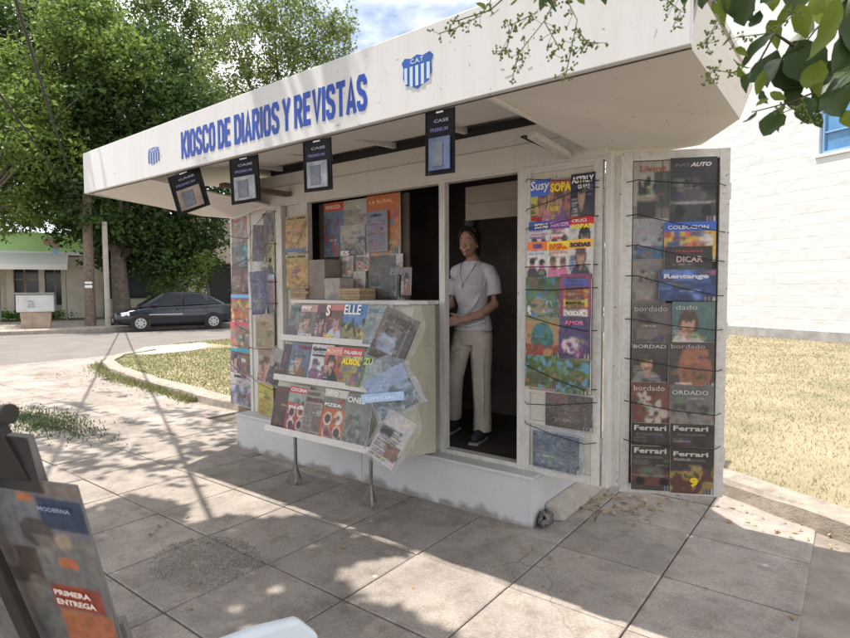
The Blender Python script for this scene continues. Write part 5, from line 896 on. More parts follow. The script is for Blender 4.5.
# ------------------------------------------------------------------ background
NS = Vector((-STREET_D.y, STREET_D.x, 0))
def smat(t, s, z=0.115):   # local x along the street, y away from the street (towards the houses)
    m = Matrix((STREET_D, NS, Vector((0, 0, 1)))).transposed().to_4x4(); p = sp(t, s); m.translation = Vector((p.x, p.y, z)); return m
def bld(t, s, label, z=0.1, name='building', cat='building'):
    o = bpy.data.objects.new(name, None); COL.objects.link(o); o.matrix_world = smat(t, s, z); tag(o, label, cat); return o
def part(mb, name, m, par, bevel=0.0): return mb.build(name, m, par, bevel=bevel)
PLAS = mat('plaster_cream', (.62, .56, .46), .9, .2, 1.2); PLAS2 = mat('plaster_beige', (.46, .41, .33), .9, .2, 1.0); GREENP = mat('green_panel', (.46, .70, .27), .6, .2, .6); GLASS = mat('dark_glass', (.035, .04, .045), .12, .3, 1)
# shop with green sign
B1 = bld(0, 10.5, 'cream corner shop with a lime green sign panel and white awning')
b = MB(); b.box(-9, 3.3, .5, 9, 0, 4.3); part(b, 'wall', PLAS, B1)
b = MB(); b.box(-9, 2.47, -.3, 9.1, 3.35, 4.4); part(b, 'sign_panel', GREENP, B1, .02)
b = MB(); b.box(-9, 2.48, -.32, -.3, 3.28, 3.45); part(b, 'sign_border', mat('sign_pale', (.75, .78, .75), .6), B1)
b = MB(); b.ellip((1.0, -.32, 3.95), (.3, .02, .22)); b.ellip((1.25, -.32, 3.75), (.2, .02, .18)); part(b, 'sign_drawing', mat('sign_red', (.42, .30, .22), .6), B1)
b = MB(); b.box(1.1, 1.35, -.33, -.3, 3.35, 3.6); part(b, 'sign_drawing', mat('sign_ltblue', (.4, .6, .8), .6), B1)
for x0, x1 in ((-.9, -.6), (.45, .7), (1.42, 2.45)): b = MB(); b.box(x0, x1, -.1, .35, 0, 3.2); part(b, 'column', PLAS, B1, .01)
for x0, x1 in ((-.6, .45), (.7, 1.42)): 
    b = MB(); b.box(x0, x1, .42, .49, .7, 2.8); wn = part(b, 'window', GLASS, B1); b = MB(); b.box(x0 + .4, x0 + .46, .40, .42, .7, 2.8); b.box(x0, x1, .40, .42, 2.0, 2.06); part(b, 'frame', PLAS2, wn)
b = MB(); b.hexa([(-9, -2.6, 2.65), (1.8, -2.6, 2.65), (1.8, -.35, 3.3), (-9, -.35, 3.3), (-9, -2.6, 2.69), (1.8, -2.6, 2.69), (1.8, -.35, 3.34), (-9, -.35, 3.34)]); b.box(-9, 1.8, -2.62, -2.6, 2.45, 2.69); part(b, 'awning', mat('awning_white', (.8, .78, .74), .8), B1)
for x_ in (-.9, 1.7): b = MB(); b.tube([(x_, -2.5, 0), (x_, -2.5, 2.65)], .03, 8); part(b, 'awning_pole', STEEL, B1)
for k, (t_, s_) in enumerate(((1.0, 8.8), (-.6, 8.6))):
    o = MB(); o.prism([(-.7, -.25), (.7, -.25), (.7, .25), (-.7, .25)], 0, .35 + .1 * k); 
    g = leaves('shrub', np.array([(random.gauss(0, .4), random.gauss(0, .2), abs(random.gauss(.25, .12))) for q in range(500)]), .12, leafmat('shrub_green', (.06, .14, .02), (.14, .25, .04)), None); g.matrix_world = smat(t_, s_); tag(g, ['low bright green shrub in front of the shop window', 'low bright green shrub near the shop awning pole'][k], 'shrub')
# long low house with dark garage
B2 = bld(4.2, 10.6, 'plain beige house with a dark garage opening, partly hidden by the left display leaves')
b = MB(); b.box(-.8, 4.5, .2, 8, 0, 3.0); b.box(4.5, 6.6, .2, 8, 3.0, 5.4); b.box(-.8, 4.5, .2, 8, 3.0, 3.3); b.box(3.4, 4.5, .0, .4, 0, 5.3); b.box(3.4, 14, .0, .3, 3.05, 5.4); b.box(6.7, 14, .2, 8, 0, 3.05); part(b, 'wall', PLAS2, B2)
b = MB(); b.box(4.5, 6.6, 1.2, 1.3, 0, 3.0); part(b, 'garage_door', mat('garage_dark', (.02, .02, .022), .5), B2)
b = MB()
for k in range(7): b.box(-.6 + k * .55, -.52 + k * .55, .1, .16, 1.0, 2.4)
b.box(-.7, 3.3, .15, .19, 1.0, 2.4); part(b, 'window', GLASS, B2)
b = MB(); b.box(-.9, 14.1, -.2, 8.1, 5.4, 5.6); part(b, 'roof', PLAS, B2)
B3 = bld(-14, 11, 'pale low house far left behind the white awning')
b = MB(); b.box(-14, 4.5, .5, 8, 0, 3.6); part(b, 'wall', PLAS2, B3); b = MB(); b.box(-4, -2.6, .4, .5, .9, 2.2); part(b, 'window', GLASS, B3)
for k, x_ in enumerate((1.9, 3.05, 4.6)): pass
B4 = bld(22, 10.8, 'pale row house further along the street behind the kiosk')
b = MB(); b.box(-2, 26, .2, 8, 0, 4.4); part(b, 'wall', PLAS, B4); b = MB(); b.box(2, 4, .1, .2, .9, 2.3); part(b, 'window', GLASS, B4)

# white house on the lawn at right
wd_ = Vector((3.0, -1.60, 0)).normalized(); wn_ = Vector((-wd_.y, wd_.x, 0)); HM = Matrix((wd_, wn_, Vector((0, 0, 1)))).transposed().to_4x4(); HM.translation = Vector((-1.51, 16.43, 0))
H = bpy.data.objects.new('house', None); COL.objects.link(H); H.matrix_world = HM; tag(H, 'tall white rendered house wall with a blue window, at the back of the dry lawn', 'house')
m = bpy.data.materials.new('white_render'); m.use_nodes = True; n = m.node_tree.nodes; l = m.node_tree.links.new
bs = n['Principled BSDF']; bs.inputs['Base Color'].default_value = (.56, .57, .58, 1); bs.inputs['Roughness'].default_value = .85
t = n.new('ShaderNodeTexCoord'); mpn = n.new('ShaderNodeMapping'); mpn.inputs['Rotation'].default_value = (math.pi / 2, 0, 0); br = n.new('ShaderNodeTexBrick'); br.inputs['Scale'].default_value = 1.0; br.inputs['Brick Width'].default_value = .9; br.inputs['Row Height'].default_value = .32; br.inputs['Mortar Size'].default_value = .02
nz = n.new('ShaderNodeTexNoise'); nz.inputs['Scale'].default_value = 2.5; ad = n.new('ShaderNodeMath'); ad.operation = 'ADD'; bp = n.new('ShaderNodeBump'); bp.inputs['Strength'].default_value = .6; bp.inputs['Distance'].default_value = .05
l(t.outputs['Object'], mpn.inputs[0]); l(mpn.outputs[0], br.inputs['Vector']); l(t.outputs['Object'], nz.inputs['Vector']); l(br.outputs['Fac'], ad.inputs[0]); l(nz.outputs['Fac'], ad.inputs[1]); l(ad.outputs[0], bp.inputs['Height']); bp.invert = True; l(bp.outputs[0], bs.inputs['Normal'])
b = MB(); b.box(-5, 2.48, 0, .25, .35, 11); b.box(4.0, 14, 0, .25, .35, 11); b.box(2.48, 4.0, 0, .25, .35, 5.05); b.box(2.48, 4.0, 0, .25, 6.75, 11); b.box(-5, 14, .25, 9, .35, 11); part(b, 'wall', m, H)
b = MB(); b.box(-5, 14, -.04, 8.9, -.05, .35); part(b, 'plinth', mat('plinth_grey', (.34, .33, .32), .9, .3, 3), H)
b = MB(); b.box(2.48, 4.0, .16, .2, 5.05, 6.75); wn = part(b, 'window', mat('blue_pane', (.10, .25, .45), .15, .25, 1.2), H); b = MB(); b.box(2.48, 2.56, .08, .16, 5.05, 6.75); b.box(2.56, 4, .08, .16, 5.05, 5.13); b.box(3.2, 3.26, .08, .16, 5.13, 6.75); b.box(2.56, 4.0, .1, .15, 5.6, 5.64); part(b, 'frame', mat('blue_frame', (.22, .36, .55), .5), wn)
b = MB(); b.box(2.4, 4.05, -.05, .0, 4.97, 5.05); part(b, 'sill', mat('sill', (.6, .6, .58), .8), wn)

# parked car (local x forward, y left, z up)
def car():
    cm = Matrix((-STREET_D, -NS, Vector((0, 0, 1)))).transposed().to_4x4(); p = (Vector((-19.3, 8.4, 0)) + NS * 0.82); cm.translation = Vector((p.x, p.y, 0)); cm = cm @ Matrix.Scale(1.05, 4)
    o = bpy.data.objects.new('parked_car', None); COL.objects.link(o); o.matrix_world = cm; tag(o, 'dark blue-black four-door sedan parked at the far kerb beneath the big tree', 'car')
    PAINT = mat('car_paint', (.008, .010, .018), .14, spec=.6); GL = mat('car_glass', (.008, .010, .012), .05, spec=.45); TRIM = mat('car_trim', (.02, .02, .022), .6); CH = mat('chrome', (.6, .6, .6), .2, metal=.9)
    st_ = [(-2.06, .60, .36, .62, .84, .5), (-1.98, .72, .26, .62, .92, .6), (-1.6, .79, .20, .60, .95, .66), (-.9, .81, .18, .58, .93, .70), (.0, .81, .18, .56, .90, .70), (.75, .81, .18, .56, .90, .68), (1.15, .80, .19, .55, .86, .66), (1.7, .77, .22, .52, .76, .6), (2.0, .68, .28, .48, .66, .5), (2.08, .55, .36, .48, .58, .42)]
    b = MB(); vs = []; n_ = 10
    for x, hw, zb, zm, zt, hwt in st_:
        vs += [(x, hw * .9, zb), (x, hw, zb + .08), (x, hw * 1.015, zm), (x, hw * .97, zt - .06), (x, hwt, zt), (x, -hwt, zt), (x, -hw * .97, zt - .06), (x, -hw * 1.015, zm), (x, -hw, zb + .08), (x, -hw * .9, zb)]
    fs = [(i * n_ + j, i * n_ + (j + 1) % n_, (i + 1) * n_ + (j + 1) % n_, (i + 1) * n_ + j) for i in range(len(st_) - 1) for j in range(n_)]
    fs += [tuple(range(n_)), tuple(range((len(st_) - 1) * n_, len(st_) * n_))[::-1]]; b.add(vs, fs); body = b.build('body', PAINT, o, smooth=True, bevel=.02)
    # greenhouse
    b = MB(); gs = [(-1.72, .60, .93), (-1.05, .66, 1.30), (-.55, .66, 1.395), (.1, .66, 1.41), (.5, .65, 1.36), (1.28, .62, .88)]; vs = []
    for x, hw, z in gs: vs += [(x, .735 if z < 1.0 else .735 - (z - .9) * .24, .86), (x, hw * (1 if z < 1 else .93), z), (x, -hw * (1 if z < 1 else .93), z), (x, -(.735 if z < 1.0 else .735 - (z - .9) * .24), .86)]
    b.add(vs, [(i * 4 + j, i * 4 + (j + 1) % 4, (i + 1) * 4 + (j + 1) % 4, (i + 1) * 4 + j) for i in range(5) for j in range(4)] + [(0, 1, 2, 3), (23, 22, 21, 20)]); b.build('roof', PAINT, o, smooth=False, bevel=.03)
    def sidewin(x0, x1, x2, x3, zl, zh):
        for s_ in (1, -1):
            b = MB(); y0 = .742 * s_; y1 = (.742 - (zh - .9) * .24 + .02) * s_; P = [(x0, y0, zl), (x1, y0, zl), (x2, y1, zh), (x3, y1, zh)]
            if True: b.add([(p[0], p[1] - .02 * s_, p[2]) for p in P] + P, [(0, 1, 2, 3), (4, 7, 6, 5), (0, 4, 5, 1), (1, 5, 6, 2), (2, 6, 7, 3), (3, 7, 4, 0)])
            b.build('side_window', GL, o)
    sidewin(-.12, .98, .42, -.12, .93, 1.33); sidewin(-1.12, -.2, -.2, -.82, .93, 1.32); 
    b = MB(); b.add([(1.30, .58, .90), (1.30, -.58, .90), (.53, -.56, 1.37), (.53, .56, 1.37)], [(0, 1, 2, 3)]); b.build('windscreen', GL, o)
    b = MB(); b.add([(-1.74, .55, .95), (-1.07, .55, 1.32), (-1.07, -.55, 1.32), (-1.74, -.55, .95)], [(0, 1, 2, 3)]); b.build('rear_window', GL, o)
    for x_ in (1.26, -1.22):
        for s_ in (1, -1):
            b = MB(); b.tube([(x_, s_ * .62, .30), (x_, s_ * .84, .30)], .335, 24); b.build('wheel_arch', TRIM, o)
            b = MB(); b.tube([(x_, s_ * .66, .29), (x_, s_ * .80, .29), (x_, s_ * .86, .29)], [.285, .29, .27], 28); wh = b.build('wheel', mat('tyre', (.02, .02, .02), .8), o, smooth=False)
            b = MB(); b.tube([(x_, s_ * .85, .29), (x_, s_ * .868, .29)], .185, 24)
            b.build('rim', mat('rim_grey', (.42, .42, .42), .35, metal=.5), wh)
            b = MB()
            for k in range(7): a = k * 2 * math.pi / 7; b.tube([(x_ + .12 * math.cos(a), s_ * .866, .29 + .12 * math.sin(a)), (x_ + .12 * math.cos(a), s_ * .873, .29 + .12 * math.sin(a))], .03, 8)
            b.build('rim_hole', TRIM, wh)
    for s_ in (1, -1):
        b = MB(); b.hexa([(1.72, s_ * .50, .56), (1.98, s_ * .45, .54), (1.86, s_ * .73, .54), (1.60, s_ * .79, .56), (1.72, s_ * .50, .70), (1.96, s_ * .45, .665), (1.85, s_ * .725, .67), (1.60, s_ * .785, .715)]); b.build('headlight', mat('lamp_glass', (.75, .77, .78), .1), o, bevel=.015)
        b = MB(); b.ellip((.80, s_ * .86, .93), (.09, .08, .06)); b.build('mirror', PAINT, o, smooth=True)
        b = MB(); b.box(-.15, .98, s_ * .823 - .006, s_ * .823 + .006, .575, .605); b.build('side_trim', CH, o)
        b = MB(); b.box(-.165, -.155, s_ * .818 - .004, s_ * .818 + .004, .25, .88); b.box(-1.0, -.99, s_ * .818 - .004, s_ * .818 + .004, .4, .88); b.box(1.0, 1.008, s_ * .812 - .004, s_ * .812 + .004, .3, .85); b.build('door_gap', BLACK, o)
        b = MB(); b.box(-.05, .08, s_ * .822 - .012, s_ * .822 + .012, .76, .785); b.box(-.95, -.83, s_ * .822 - .012, s_ * .822 + .012, .77, .795); b.build('door_handle', TRIM, o)
    b = MB(); b.box(2.0, 2.11, -.5, .5, .30, .42); b.build('bumper', TRIM, o, bevel=.03); b = MB(); b.box(2.06, 2.10, -.32, .32, .47, .58); b.build('grille', TRIM, o, bevel=.01)
    b = MB(); b.box(2.11, 2.12, -.26, .26, .33, .45); b.build('number_plate', mat('plate', (.55, .55, .55), .5), o)
car()

# refuse container on the far pavement
o = bld(.92, 1.9, 'grey and white refuse container on a brown base, left of the poles', .115, 'refuse_container', 'container')
b = MB(); b.hexa([(-.45, -.35, 0), (.45, -.35, 0), (.45, .35, 0), (-.45, .35, 0), (-.50, -.4, .62), (.50, -.4, .62), (.50, .4, .62), (-.50, .4, .62)]); part(b, 'base', mat('container_brown', (.38, .29, .22), .8, .3, 3), o, .02)
b = MB(); b.box(-.60, .60, -.45, .45, .62, 1.28); part(b, 'body', mat('container_grey', (.50, .51, .50), .6, .15, 3), o, .03)
b = MB(); b.box(-.63, .63, -.48, .48, 1.28, 1.36); part(b, 'lid', STEEL, o, .02)
text_obj('emblem', 'a', Matrix.Translation((-.25, -.453, .78)) @ Matrix.Rotation(math.pi / 2, 4, 'X'), .3, mat('emblem_dark', (.3, .32, .31), .6), .26, .02, o)
# poles
P1_ = bld(2.72, 2.0, 'thick weathered wooden utility pole on the far pavement, right of the refuse container', .1, 'utility_pole', 'pole')
b = MB(); b.tube([(0, 0, 0), (.0, 0, 2.5), (.02, 0, 5.0), (.03, 0, 5.5)], [.21, .19, .17, .16], 14); part(b, 'post', mat('pole_wood', (.17, .13, .10), .9, .4, 6), P1_)
b = MB(); b.box(-.16, .1, -.2, -.19, 1.55, 1.66); b.box(-.16, .1, -.2, -.19, 1.72, 1.8); part(b, 'paper_notice', TW, P1_)
b = MB(); b.bar((-.22, 0, 5.25), (.22, 0, 5.25), .08); part(b, 'cable_clamp', MATS['pole_wood'], P1_)
P2_ = bld(3.32, 1.6, 'slim pale concrete post between the wooden pole and the big tree trunk', .1, 'post', 'post')
b = MB(); b.tube([(0, 0, 0), (0, 0, 4.2)], [.11, .10], 10); part(b, 'shaft', mat('post_pale', (.40, .36, .31), .9, .2, 4), P2_)
# overhead cables: their shadows cross the paving
def cable(a, b_, sag, r, label):
    a = Vector(a); b_ = Vector(b_); P = [a.lerp(b_, k / 40) - Vector((0, 0, sag * 4 * (k / 40) * (1 - k / 40))) for k in range(41)]; o = MB(); o.tube(P, r, 7)
    for k in range(3, 38, 5): o.ellip(P[k] + Vector((0, 0, -.01)), (.05, .05, .03), 8, 5)
    return tag(o.build('overhead_cable', BLACK, smooth=True), label, 'cable', 'cables above the paving')
cable((-25.6, 7.55, 5.2), (9.2, -7.42, 5.35), .25, .022, 'thick black overhead cable sagging above the paving, the one nearer the kiosk')
cable((-25.7, 7.5, 5.45), (8.2, -9.0, 5.6), .2, .022, 'black overhead cable above the paving, the one farther from the kiosk')


# ------------------------------------------------------------------ trees
CLUMP_A = [(-30.23, 6.76, 6.57, 2.28), (-27.05, 7.92, 6.38, 2.29), (-26.79, 9.29, 5.13, 2.28), (-24.27, 9.92, 4.53, 2.29), (-23.75, 11.58, 4.63, 1.81), (-28.81, 8.06, 9.65, 2.85), (-24.12, 9.11, 9.48, 2.73), (-23.88, 11.79, 9.14, 2.38), (-31.73, 7.17, 10.95, 2.47), (-27.77, 9.08, 12.97, 2.85), (-31.25, 7.8, 14.89, 2.71), (-26.48, 11.28, 12.39, 2.47), (-25.32, 9.02, 3.16, 1.37), (-23.38, 9.88, 3.12, 1.53), (-23.51, 11.65, 2.87, 1.24), (-25.12, 8.23, 7.72, 2.64), (-32.17, 5.39, 8.25, 2.85), (-22.84, 13.8, 8.43, 1.78), (-22.48, 12.68, 6.52, 1.71), (-32.67, 5.3, 12.53, 2.85)]
CLUMP_B = [(-25.48, 5.6, 10.28, 1.7), (-24.09, 6.81, 12.5, 1.62), (-26.38, 4.76, 8.06, 1.95), (-23.6, 5.56, 6.99, 1.55), (-24.36, 7.88, 12.76, 1.52), (-27.16, 5.2, 4.75, 1.27), (-22.44, 7.97, 10.87, 1.54), (-25.01, 5.61, 5.02, 1.05), (-24.11, 5.27, 8.55, 1.36)]
CLUMP_C = [(-30.72, 18.31, 15.15, 2.54), (-28.75, 19.94, 17.03, 2.92), (-27.02, 21.33, 17.97, 2.79), (-25.47, 22.43, 16.7, 1.9), (-26.93, 21.19, 14.81, 2.79), (-25.4, 23.66, 15.48, 1.3), (-29.66, 19.0, 13.24, 2.79), (-25.01, 22.89, 18.28, 1.14), (-28.58, 20.26, 19.88, 2.16), (-30.56, 18.66, 18.63, 1.65), (-31.41, 17.63, 12.94, 2.28)]
CLUMP_D = [(-37.22, 18.75, 20.55, 2.68), (-35.52, 20.0, 19.83, 1.83), (-38.68, 17.77, 22.67, 2.82), (-36.3, 19.26, 17.73, 1.27), (-34.91, 20.35, 18.07, 0.85), (-36.24, 19.16, 15.62, 2.4)]
CLUMP_E = [(-22.45, 10.51, 2.08, 0.9), (-22.96, 10.06, 1.19, 0.76), (-22.07, 10.74, 1.09, 0.63), (-21.76, 11.09, 2.8, 0.63), (-23.52, 9.68, 1.78, 0.45)]
NEARLEAF = [
  ((1.058, -2.048, 2.225), (1.052, -2.074, 2.161), 0.020, 0),
  ((1.009, -2.087, 2.216), (1.002, -2.111, 2.174), 0.018, 1),
  ((1.106, -2.012, 2.22), (1.129, -2.014, 2.173), 0.018, 1),
  ((0.974, -2.116, 2.176), (0.96, -2.144, 2.148), 0.011, 1),
  ((1.032, -2.073, 2.153), (1.021, -2.1, 2.121), 0.011, 1),
  ((1.151, -1.977, 2.224), (1.167, -1.984, 2.177), 0.018, 0),
  ((0.95, -2.135, 2.172), (0.938, -2.159, 2.183), 0.011, 1),
  ((1.303, -1.822, 2.234), (1.297, -1.847, 2.187), 0.021, 0),
  ((1.373, -1.737, 2.151), (1.366, -1.762, 2.108), 0.016, 1),
  ((1.426, -1.68, 2.203), (1.411, -1.712, 2.15), 0.024, 0),
  ((1.389, -1.766, 2.097), (1.416, -1.764, 2.073), 0.014, 1),
  ((1.594, -1.62, 1.953), (1.604, -1.631, 1.909), 0.027, 1),
  ((1.456, -1.722, 1.995), (1.487, -1.716, 1.973), 0.018, 1),
  ((1.539, -1.662, 1.949), (1.554, -1.669, 1.909), 0.021, 0),
  ((1.344, -1.793, 2.202), (1.362, -1.798, 2.168), 0.014, 1),
  ((1.634, -1.576, 2.136), (1.568, -1.65, 2.036), 0.069, 0),
  ((1.612, -1.521, 2.278), (1.597, -1.559, 2.129), 0.081, 0),
  ((1.599, -1.532, 2.068), (1.536, -1.605, 1.963), 0.072, 0),
  ((1.52, -1.533, 2.207), (1.481, -1.587, 2.098), 0.054, 0),
  ((1.462, -1.609, 2.1), (1.505, -1.6, 2.011), 0.063, 0),
  ((1.427, -1.584, 2.117), (1.481, -1.567, 2.031), 0.060, 0),
  ((1.38, -1.66, 2.29), (1.408, -1.662, 2.187), 0.053, 0),
  ((1.379, -1.724, 2.268), (1.381, -1.747, 2.164), 0.047, 0),
  ((1.493, -1.598, 2.284), (1.482, -1.63, 2.191), 0.058, 0),
  ((1.44, -1.62, 2.198), (1.459, -1.627, 2.124), 0.029, 1),
  ((1.592, -1.58, 1.998), (1.558, -1.626, 1.945), 0.037, 0),
  ((1.623, -1.606, 2.195), (1.614, -1.638, 2.055), 0.068, 0),
  ((1.523, -1.525, 2.28), (1.553, -1.528, 2.175), 0.044, 1),
  ((1.548, -1.646, 2.068), (1.544, -1.672, 1.981), 0.037, 1),
  ((1.47, -1.583, 2.03), (1.519, -1.566, 1.976), 0.035, 0),
  ((1.64, -1.448, 2.107), (1.62, -1.489, 1.98), 0.064, 0),
  ((1.403, -1.746, 2.238), (1.41, -1.764, 2.139), 0.060, 0),
  ((1.362, -1.778, 2.225), (1.351, -1.805, 2.191), 0.023, 0),
  ((1.344, -1.857, 2.195), (1.341, -1.878, 2.156), 0.022, 0),
  ((1.363, -1.713, 2.251), (1.357, -1.74, 2.169), 0.029, 1),
  ((1.461, -1.709, 2.133), (1.404, -1.775, 2.05), 0.030, 0),
  ((1.513, -1.671, 2.096), (1.446, -1.745, 2.009), 0.073, 0),
  ((1.46, -1.635, 2.116), (1.408, -1.698, 2.021), 0.048, 0),
  ((1.488, -1.638, 2.127), (1.548, -1.616, 2.018), 0.080, 0),
  ((1.573, -1.72, 2.182), (1.538, -1.774, 2.019), 0.043, 1),
  ((1.499, -1.675, 2.196), (1.524, -1.678, 2.113), 0.041, 1),
  ((1.483, -1.648, 2.216), (1.464, -1.684, 2.145), 0.023, 1),
  ((1.446, -1.752, 2.038), (1.437, -1.779, 1.975), 0.020, 1),
  ((1.425, -1.768, 2.043), (1.393, -1.808, 2.056), 0.018, 1),
  ((1.421, -1.771, 2.034), (1.416, -1.795, 1.985), 0.020, 0),
  ((1.409, -1.755, 2.028), (1.398, -1.779, 2.05), 0.016, 1),
  ((1.551, -1.65, 1.99), (1.592, -1.638, 1.938), 0.064, 0),
  ((1.523, -1.697, 1.977), (1.53, -1.712, 1.912), 0.041, 0),
  ((1.477, -1.747, 1.945), (1.454, -1.785, 1.879), 0.045, 0),
  ((1.482, -1.665, 1.977), (1.467, -1.698, 1.913), 0.033, 0),
  ((1.457, -1.761, 1.972), (1.438, -1.793, 1.95), 0.013, 1),
  ((1.438, -1.777, 1.943), (1.414, -1.813, 1.91), 0.013, 0),
  ((1.618, -1.458, 2.206), (1.59, -1.505, 2.078), 0.074, 0),
  ((1.612, -1.519, 2.115), (1.578, -1.569, 2.011), 0.067, 0),
  ((1.567, -1.478, 2.116), (1.525, -1.535, 2.011), 0.060, 0),
  ((1.631, -1.378, 2.306), (1.57, -1.45, 2.198), 0.077, 0),
  ((1.431, -1.596, 2.276), (1.446, -1.605, 2.225), 0.039, 1),
  ((1.43, -1.677, 2.018), (1.448, -1.683, 1.98), 0.019, 0),
  ((1.548, -1.711, 2.048), (1.527, -1.748, 1.974), 0.044, 1),
  ((1.11, -2.099, 2.204), (1.103, -2.123, 2.131), 0.030, 0),
  ((1.073, -2.127, 2.2), (1.076, -2.143, 2.144), 0.021, 1),
  ((1.254, -1.924, 2.222), (1.233, -1.959, 2.172), 0.018, 0),
  ((1.485, -1.682, 2.256), (1.434, -1.742, 2.19), 0.046, 0),
  ((1.525, -1.563, 2.076), (1.476, -1.622, 2.018), 0.049, 0),
]
TWIGS = [
  [(1.685, -1.459, 2.372), (1.594, -1.537, 2.242), (1.53, -1.591, 2.159), (1.503, -1.615, 2.112)],
  [(1.651, -1.561, 2.159), (1.581, -1.621, 2.079), (1.538, -1.659, 1.995), (1.493, -1.695, 1.972), (1.453, -1.726, 1.959), (1.424, -1.749, 1.95)],
  [(1.594, -1.562, 2.232), (1.482, -1.647, 2.256), (1.398, -1.711, 2.259), (1.315, -1.775, 2.25)],
  [(1.329, -1.842, 2.223), (1.221, -1.922, 2.248), (1.079, -2.03, 2.256), (1.008, -2.086, 2.23), (0.957, -2.129, 2.172), (0.89, -2.182, 2.145)],
  [(1.508, -1.676, 2.091), (1.461, -1.709, 2.13), (1.436, -1.733, 2.069), (1.418, -1.748, 2.041)],
]
BARK = mat('bark', (.11, .085, .065), .95, .5, 7, .9, 25)
def crown_pts(clumps, dens, hollow=.35, squash=.85):
    out = []
    for (x, y, z, r) in clumps:
        n = int(dens * r * r); d = RNG.normal(size=(n, 3)); d /= np.linalg.norm(d, axis=1)[:, None]
        lump = 1 + .22 * np.sin(d[:, 0] * 5 + x) * np.sin(d[:, 1] * 6 + y) + .18 * np.sin(d[:, 2] * 7 + z)
        rad = r * (hollow + (1 - hollow) * RNG.random(n) ** .45) * lump; p = d * rad[:, None]; p[:, 2] *= squash
        # gather into sprays
        k = max(6, n // 26); c_ = p[RNG.integers(0, n, k)]; idx = RNG.integers(0, k, n); q = c_[idx] + RNG.normal(0, .13 * r ** .5, (n, 3)); use = RNG.random(n) < .62; p[use] = q[use]
        out.append(p + np.array([x, y, z]))
    return np.concatenate(out)
def tree(label, base, trunk_r, clumps, dens, size, m, name='tree', trunk_top=None, group=None, aspect=.55, limbs=True):
    o = bpy.data.objects.new(name, None); COL.objects.link(o); o.location = base; tag(o, label, 'tree', group); bx, by, bz = base
    cc = [(x - bx, y - by, z - bz, r) for x, y, z, r in clumps]
    cen = Vector((sum(c[0] for c in cc) / len(cc), sum(c[1] for c in cc) / len(cc), min(c[2] for c in cc) + .5)); tt = Vector(trunk_top) if trunk_top else Vector((cen.x * .25, cen.y * .25, max(2.0, cen.z)))
    b = MB(); b.tube([(0, 0, -.1), tuple(tt * .1 + Vector((.05, 0, .1))), tuple(tt * .55), tuple(tt)], [trunk_r * 1.35, trunk_r, trunk_r * .85, trunk_r * .75], 14); tr = b.build('trunk', BARK, o, smooth=True)
    if limbs:
        for c in cc:
            e = Vector(c[:3]); st = tt * random.uniform(.75, 1); mid = st.lerp(e, .5) + Vector((random.uniform(-.4, .4), random.uniform(-.4, .4), .3)); b = MB(); b.tube([st, mid, e], [trunk_r * .42, trunk_r * .25, trunk_r * .08], 8); b.build('limb', BARK, o, smooth=True)
    leaves('crown', crown_pts(cc, dens), size, m, o, flat=.35, aspect=aspect); return o
LA = leafmat('leaf_dark', (.022, .046, .016), (.088, .138, .036), .36, .6); LB = leafmat('leaf_bright', (.06, .11, .025), (.19, .25, .06), .4); LC = leafmat('leaf_light', (.09, .125, .035), (.19, .225, .075), .42); LD = leafmat('leaf_olive', (.05, .08, .02), (.11, .15, .04), .35)
p = sp(3.85, 2.0); tree('big dense dark green street tree with a thick trunk, beside the wooden pole', (p.x, p.y, .1), .36, CLUMP_A + [(-23.3, 7.1, 4.9, 1.1), (-23.6, 7.9, 4.2, 1.0), (-24.3, 6.6, 5.6, 1.2), (-23.2, 8.6, 3.9, .9), (-23.9, 9.2, 3.7, .9)], 1000, .22, LA)
p = sp(.2, 1.4); tree('bright yellow-green tree in front of the dark one, at the far left', (p.x - 1.5, p.y - 1.2, .1), .14, CLUMP_B, 820, .19, LB, limbs=True)
tree('airy light green tree showing above the middle of the sign', (-28, 20.5, .1), .3, CLUMP_C, 420, .20, LC)
tree('olive green tree far behind, above the left part of the sign', (-36.5, 19, .1), .3, CLUMP_D, 380, .24, LD)
p = sp(7.6, 2.6); tree('small bright green bush-like tree just behind the parked car', (p.x, p.y, .1), .07, CLUMP_E, 1000, .13, LB, name='bush')
# more greenery further back so that the street does not end in nothing
for k, (x, y, r, lab) in enumerate(((-52, -4, 5.5, 'round tree far down the street beyond the shop, leftmost'), (-50, 30, 5, 'distant tree behind the beige house roof'), (-14, 40, 5, 'distant tree behind the white house'))):
    cl = [(x + random.gauss(0, r * .5), y + random.gauss(0, r * .5), 5 + random.random() * 5, r * .5) for q in range(9)]; tree(lab, (x, y, 0), .35, cl, 160, .4, LA)

# the tree over the paving: shades the ground and lets a leafy bough droop into view
T = bpy.data.objects.new('tree', None); COL.objects.link(T); T.location = (-1.5, -6.2, 0); tag(T, 'privet tree over the near paving, whose drooping bough hangs in at the top right', 'tree')
off = Vector((1.5, 6.2, 0))
b = MB(); b.tube([(0, 0, -.1), (.05, .1, 1.2), (.15, .4, 3.0), (.3, .9, 4.4)], [.24, .18, .16, .13], 14); b.build('trunk', BARK, T, smooth=True)
LIT1 = [(-3.3, -.70), (-1.30, -.70), (-1.55, -.98), (-1.72, -1.03), (-1.85, -1.32), (-2.2, -1.12), (-2.72, -1.27), (-2.75, -1.62), (-3.4, -2.4)]
LIT2 = [(-.66, -1.20), (-.58, -.9), (-.35, -.6), (2.4, -.6), (2.6, -1.28), (.23, -1.27)]
sx, sy = SUND.x / SUND.z, SUND.y / SUND.z
pts = []
def add_leafs(gx, gy, zlo, zhi, spread=.0):
    z = random.uniform(zlo, zhi); pts.append((gx + sx * z + random.gauss(0, spread), gy + sy * z + random.gauss(0, spread), z))
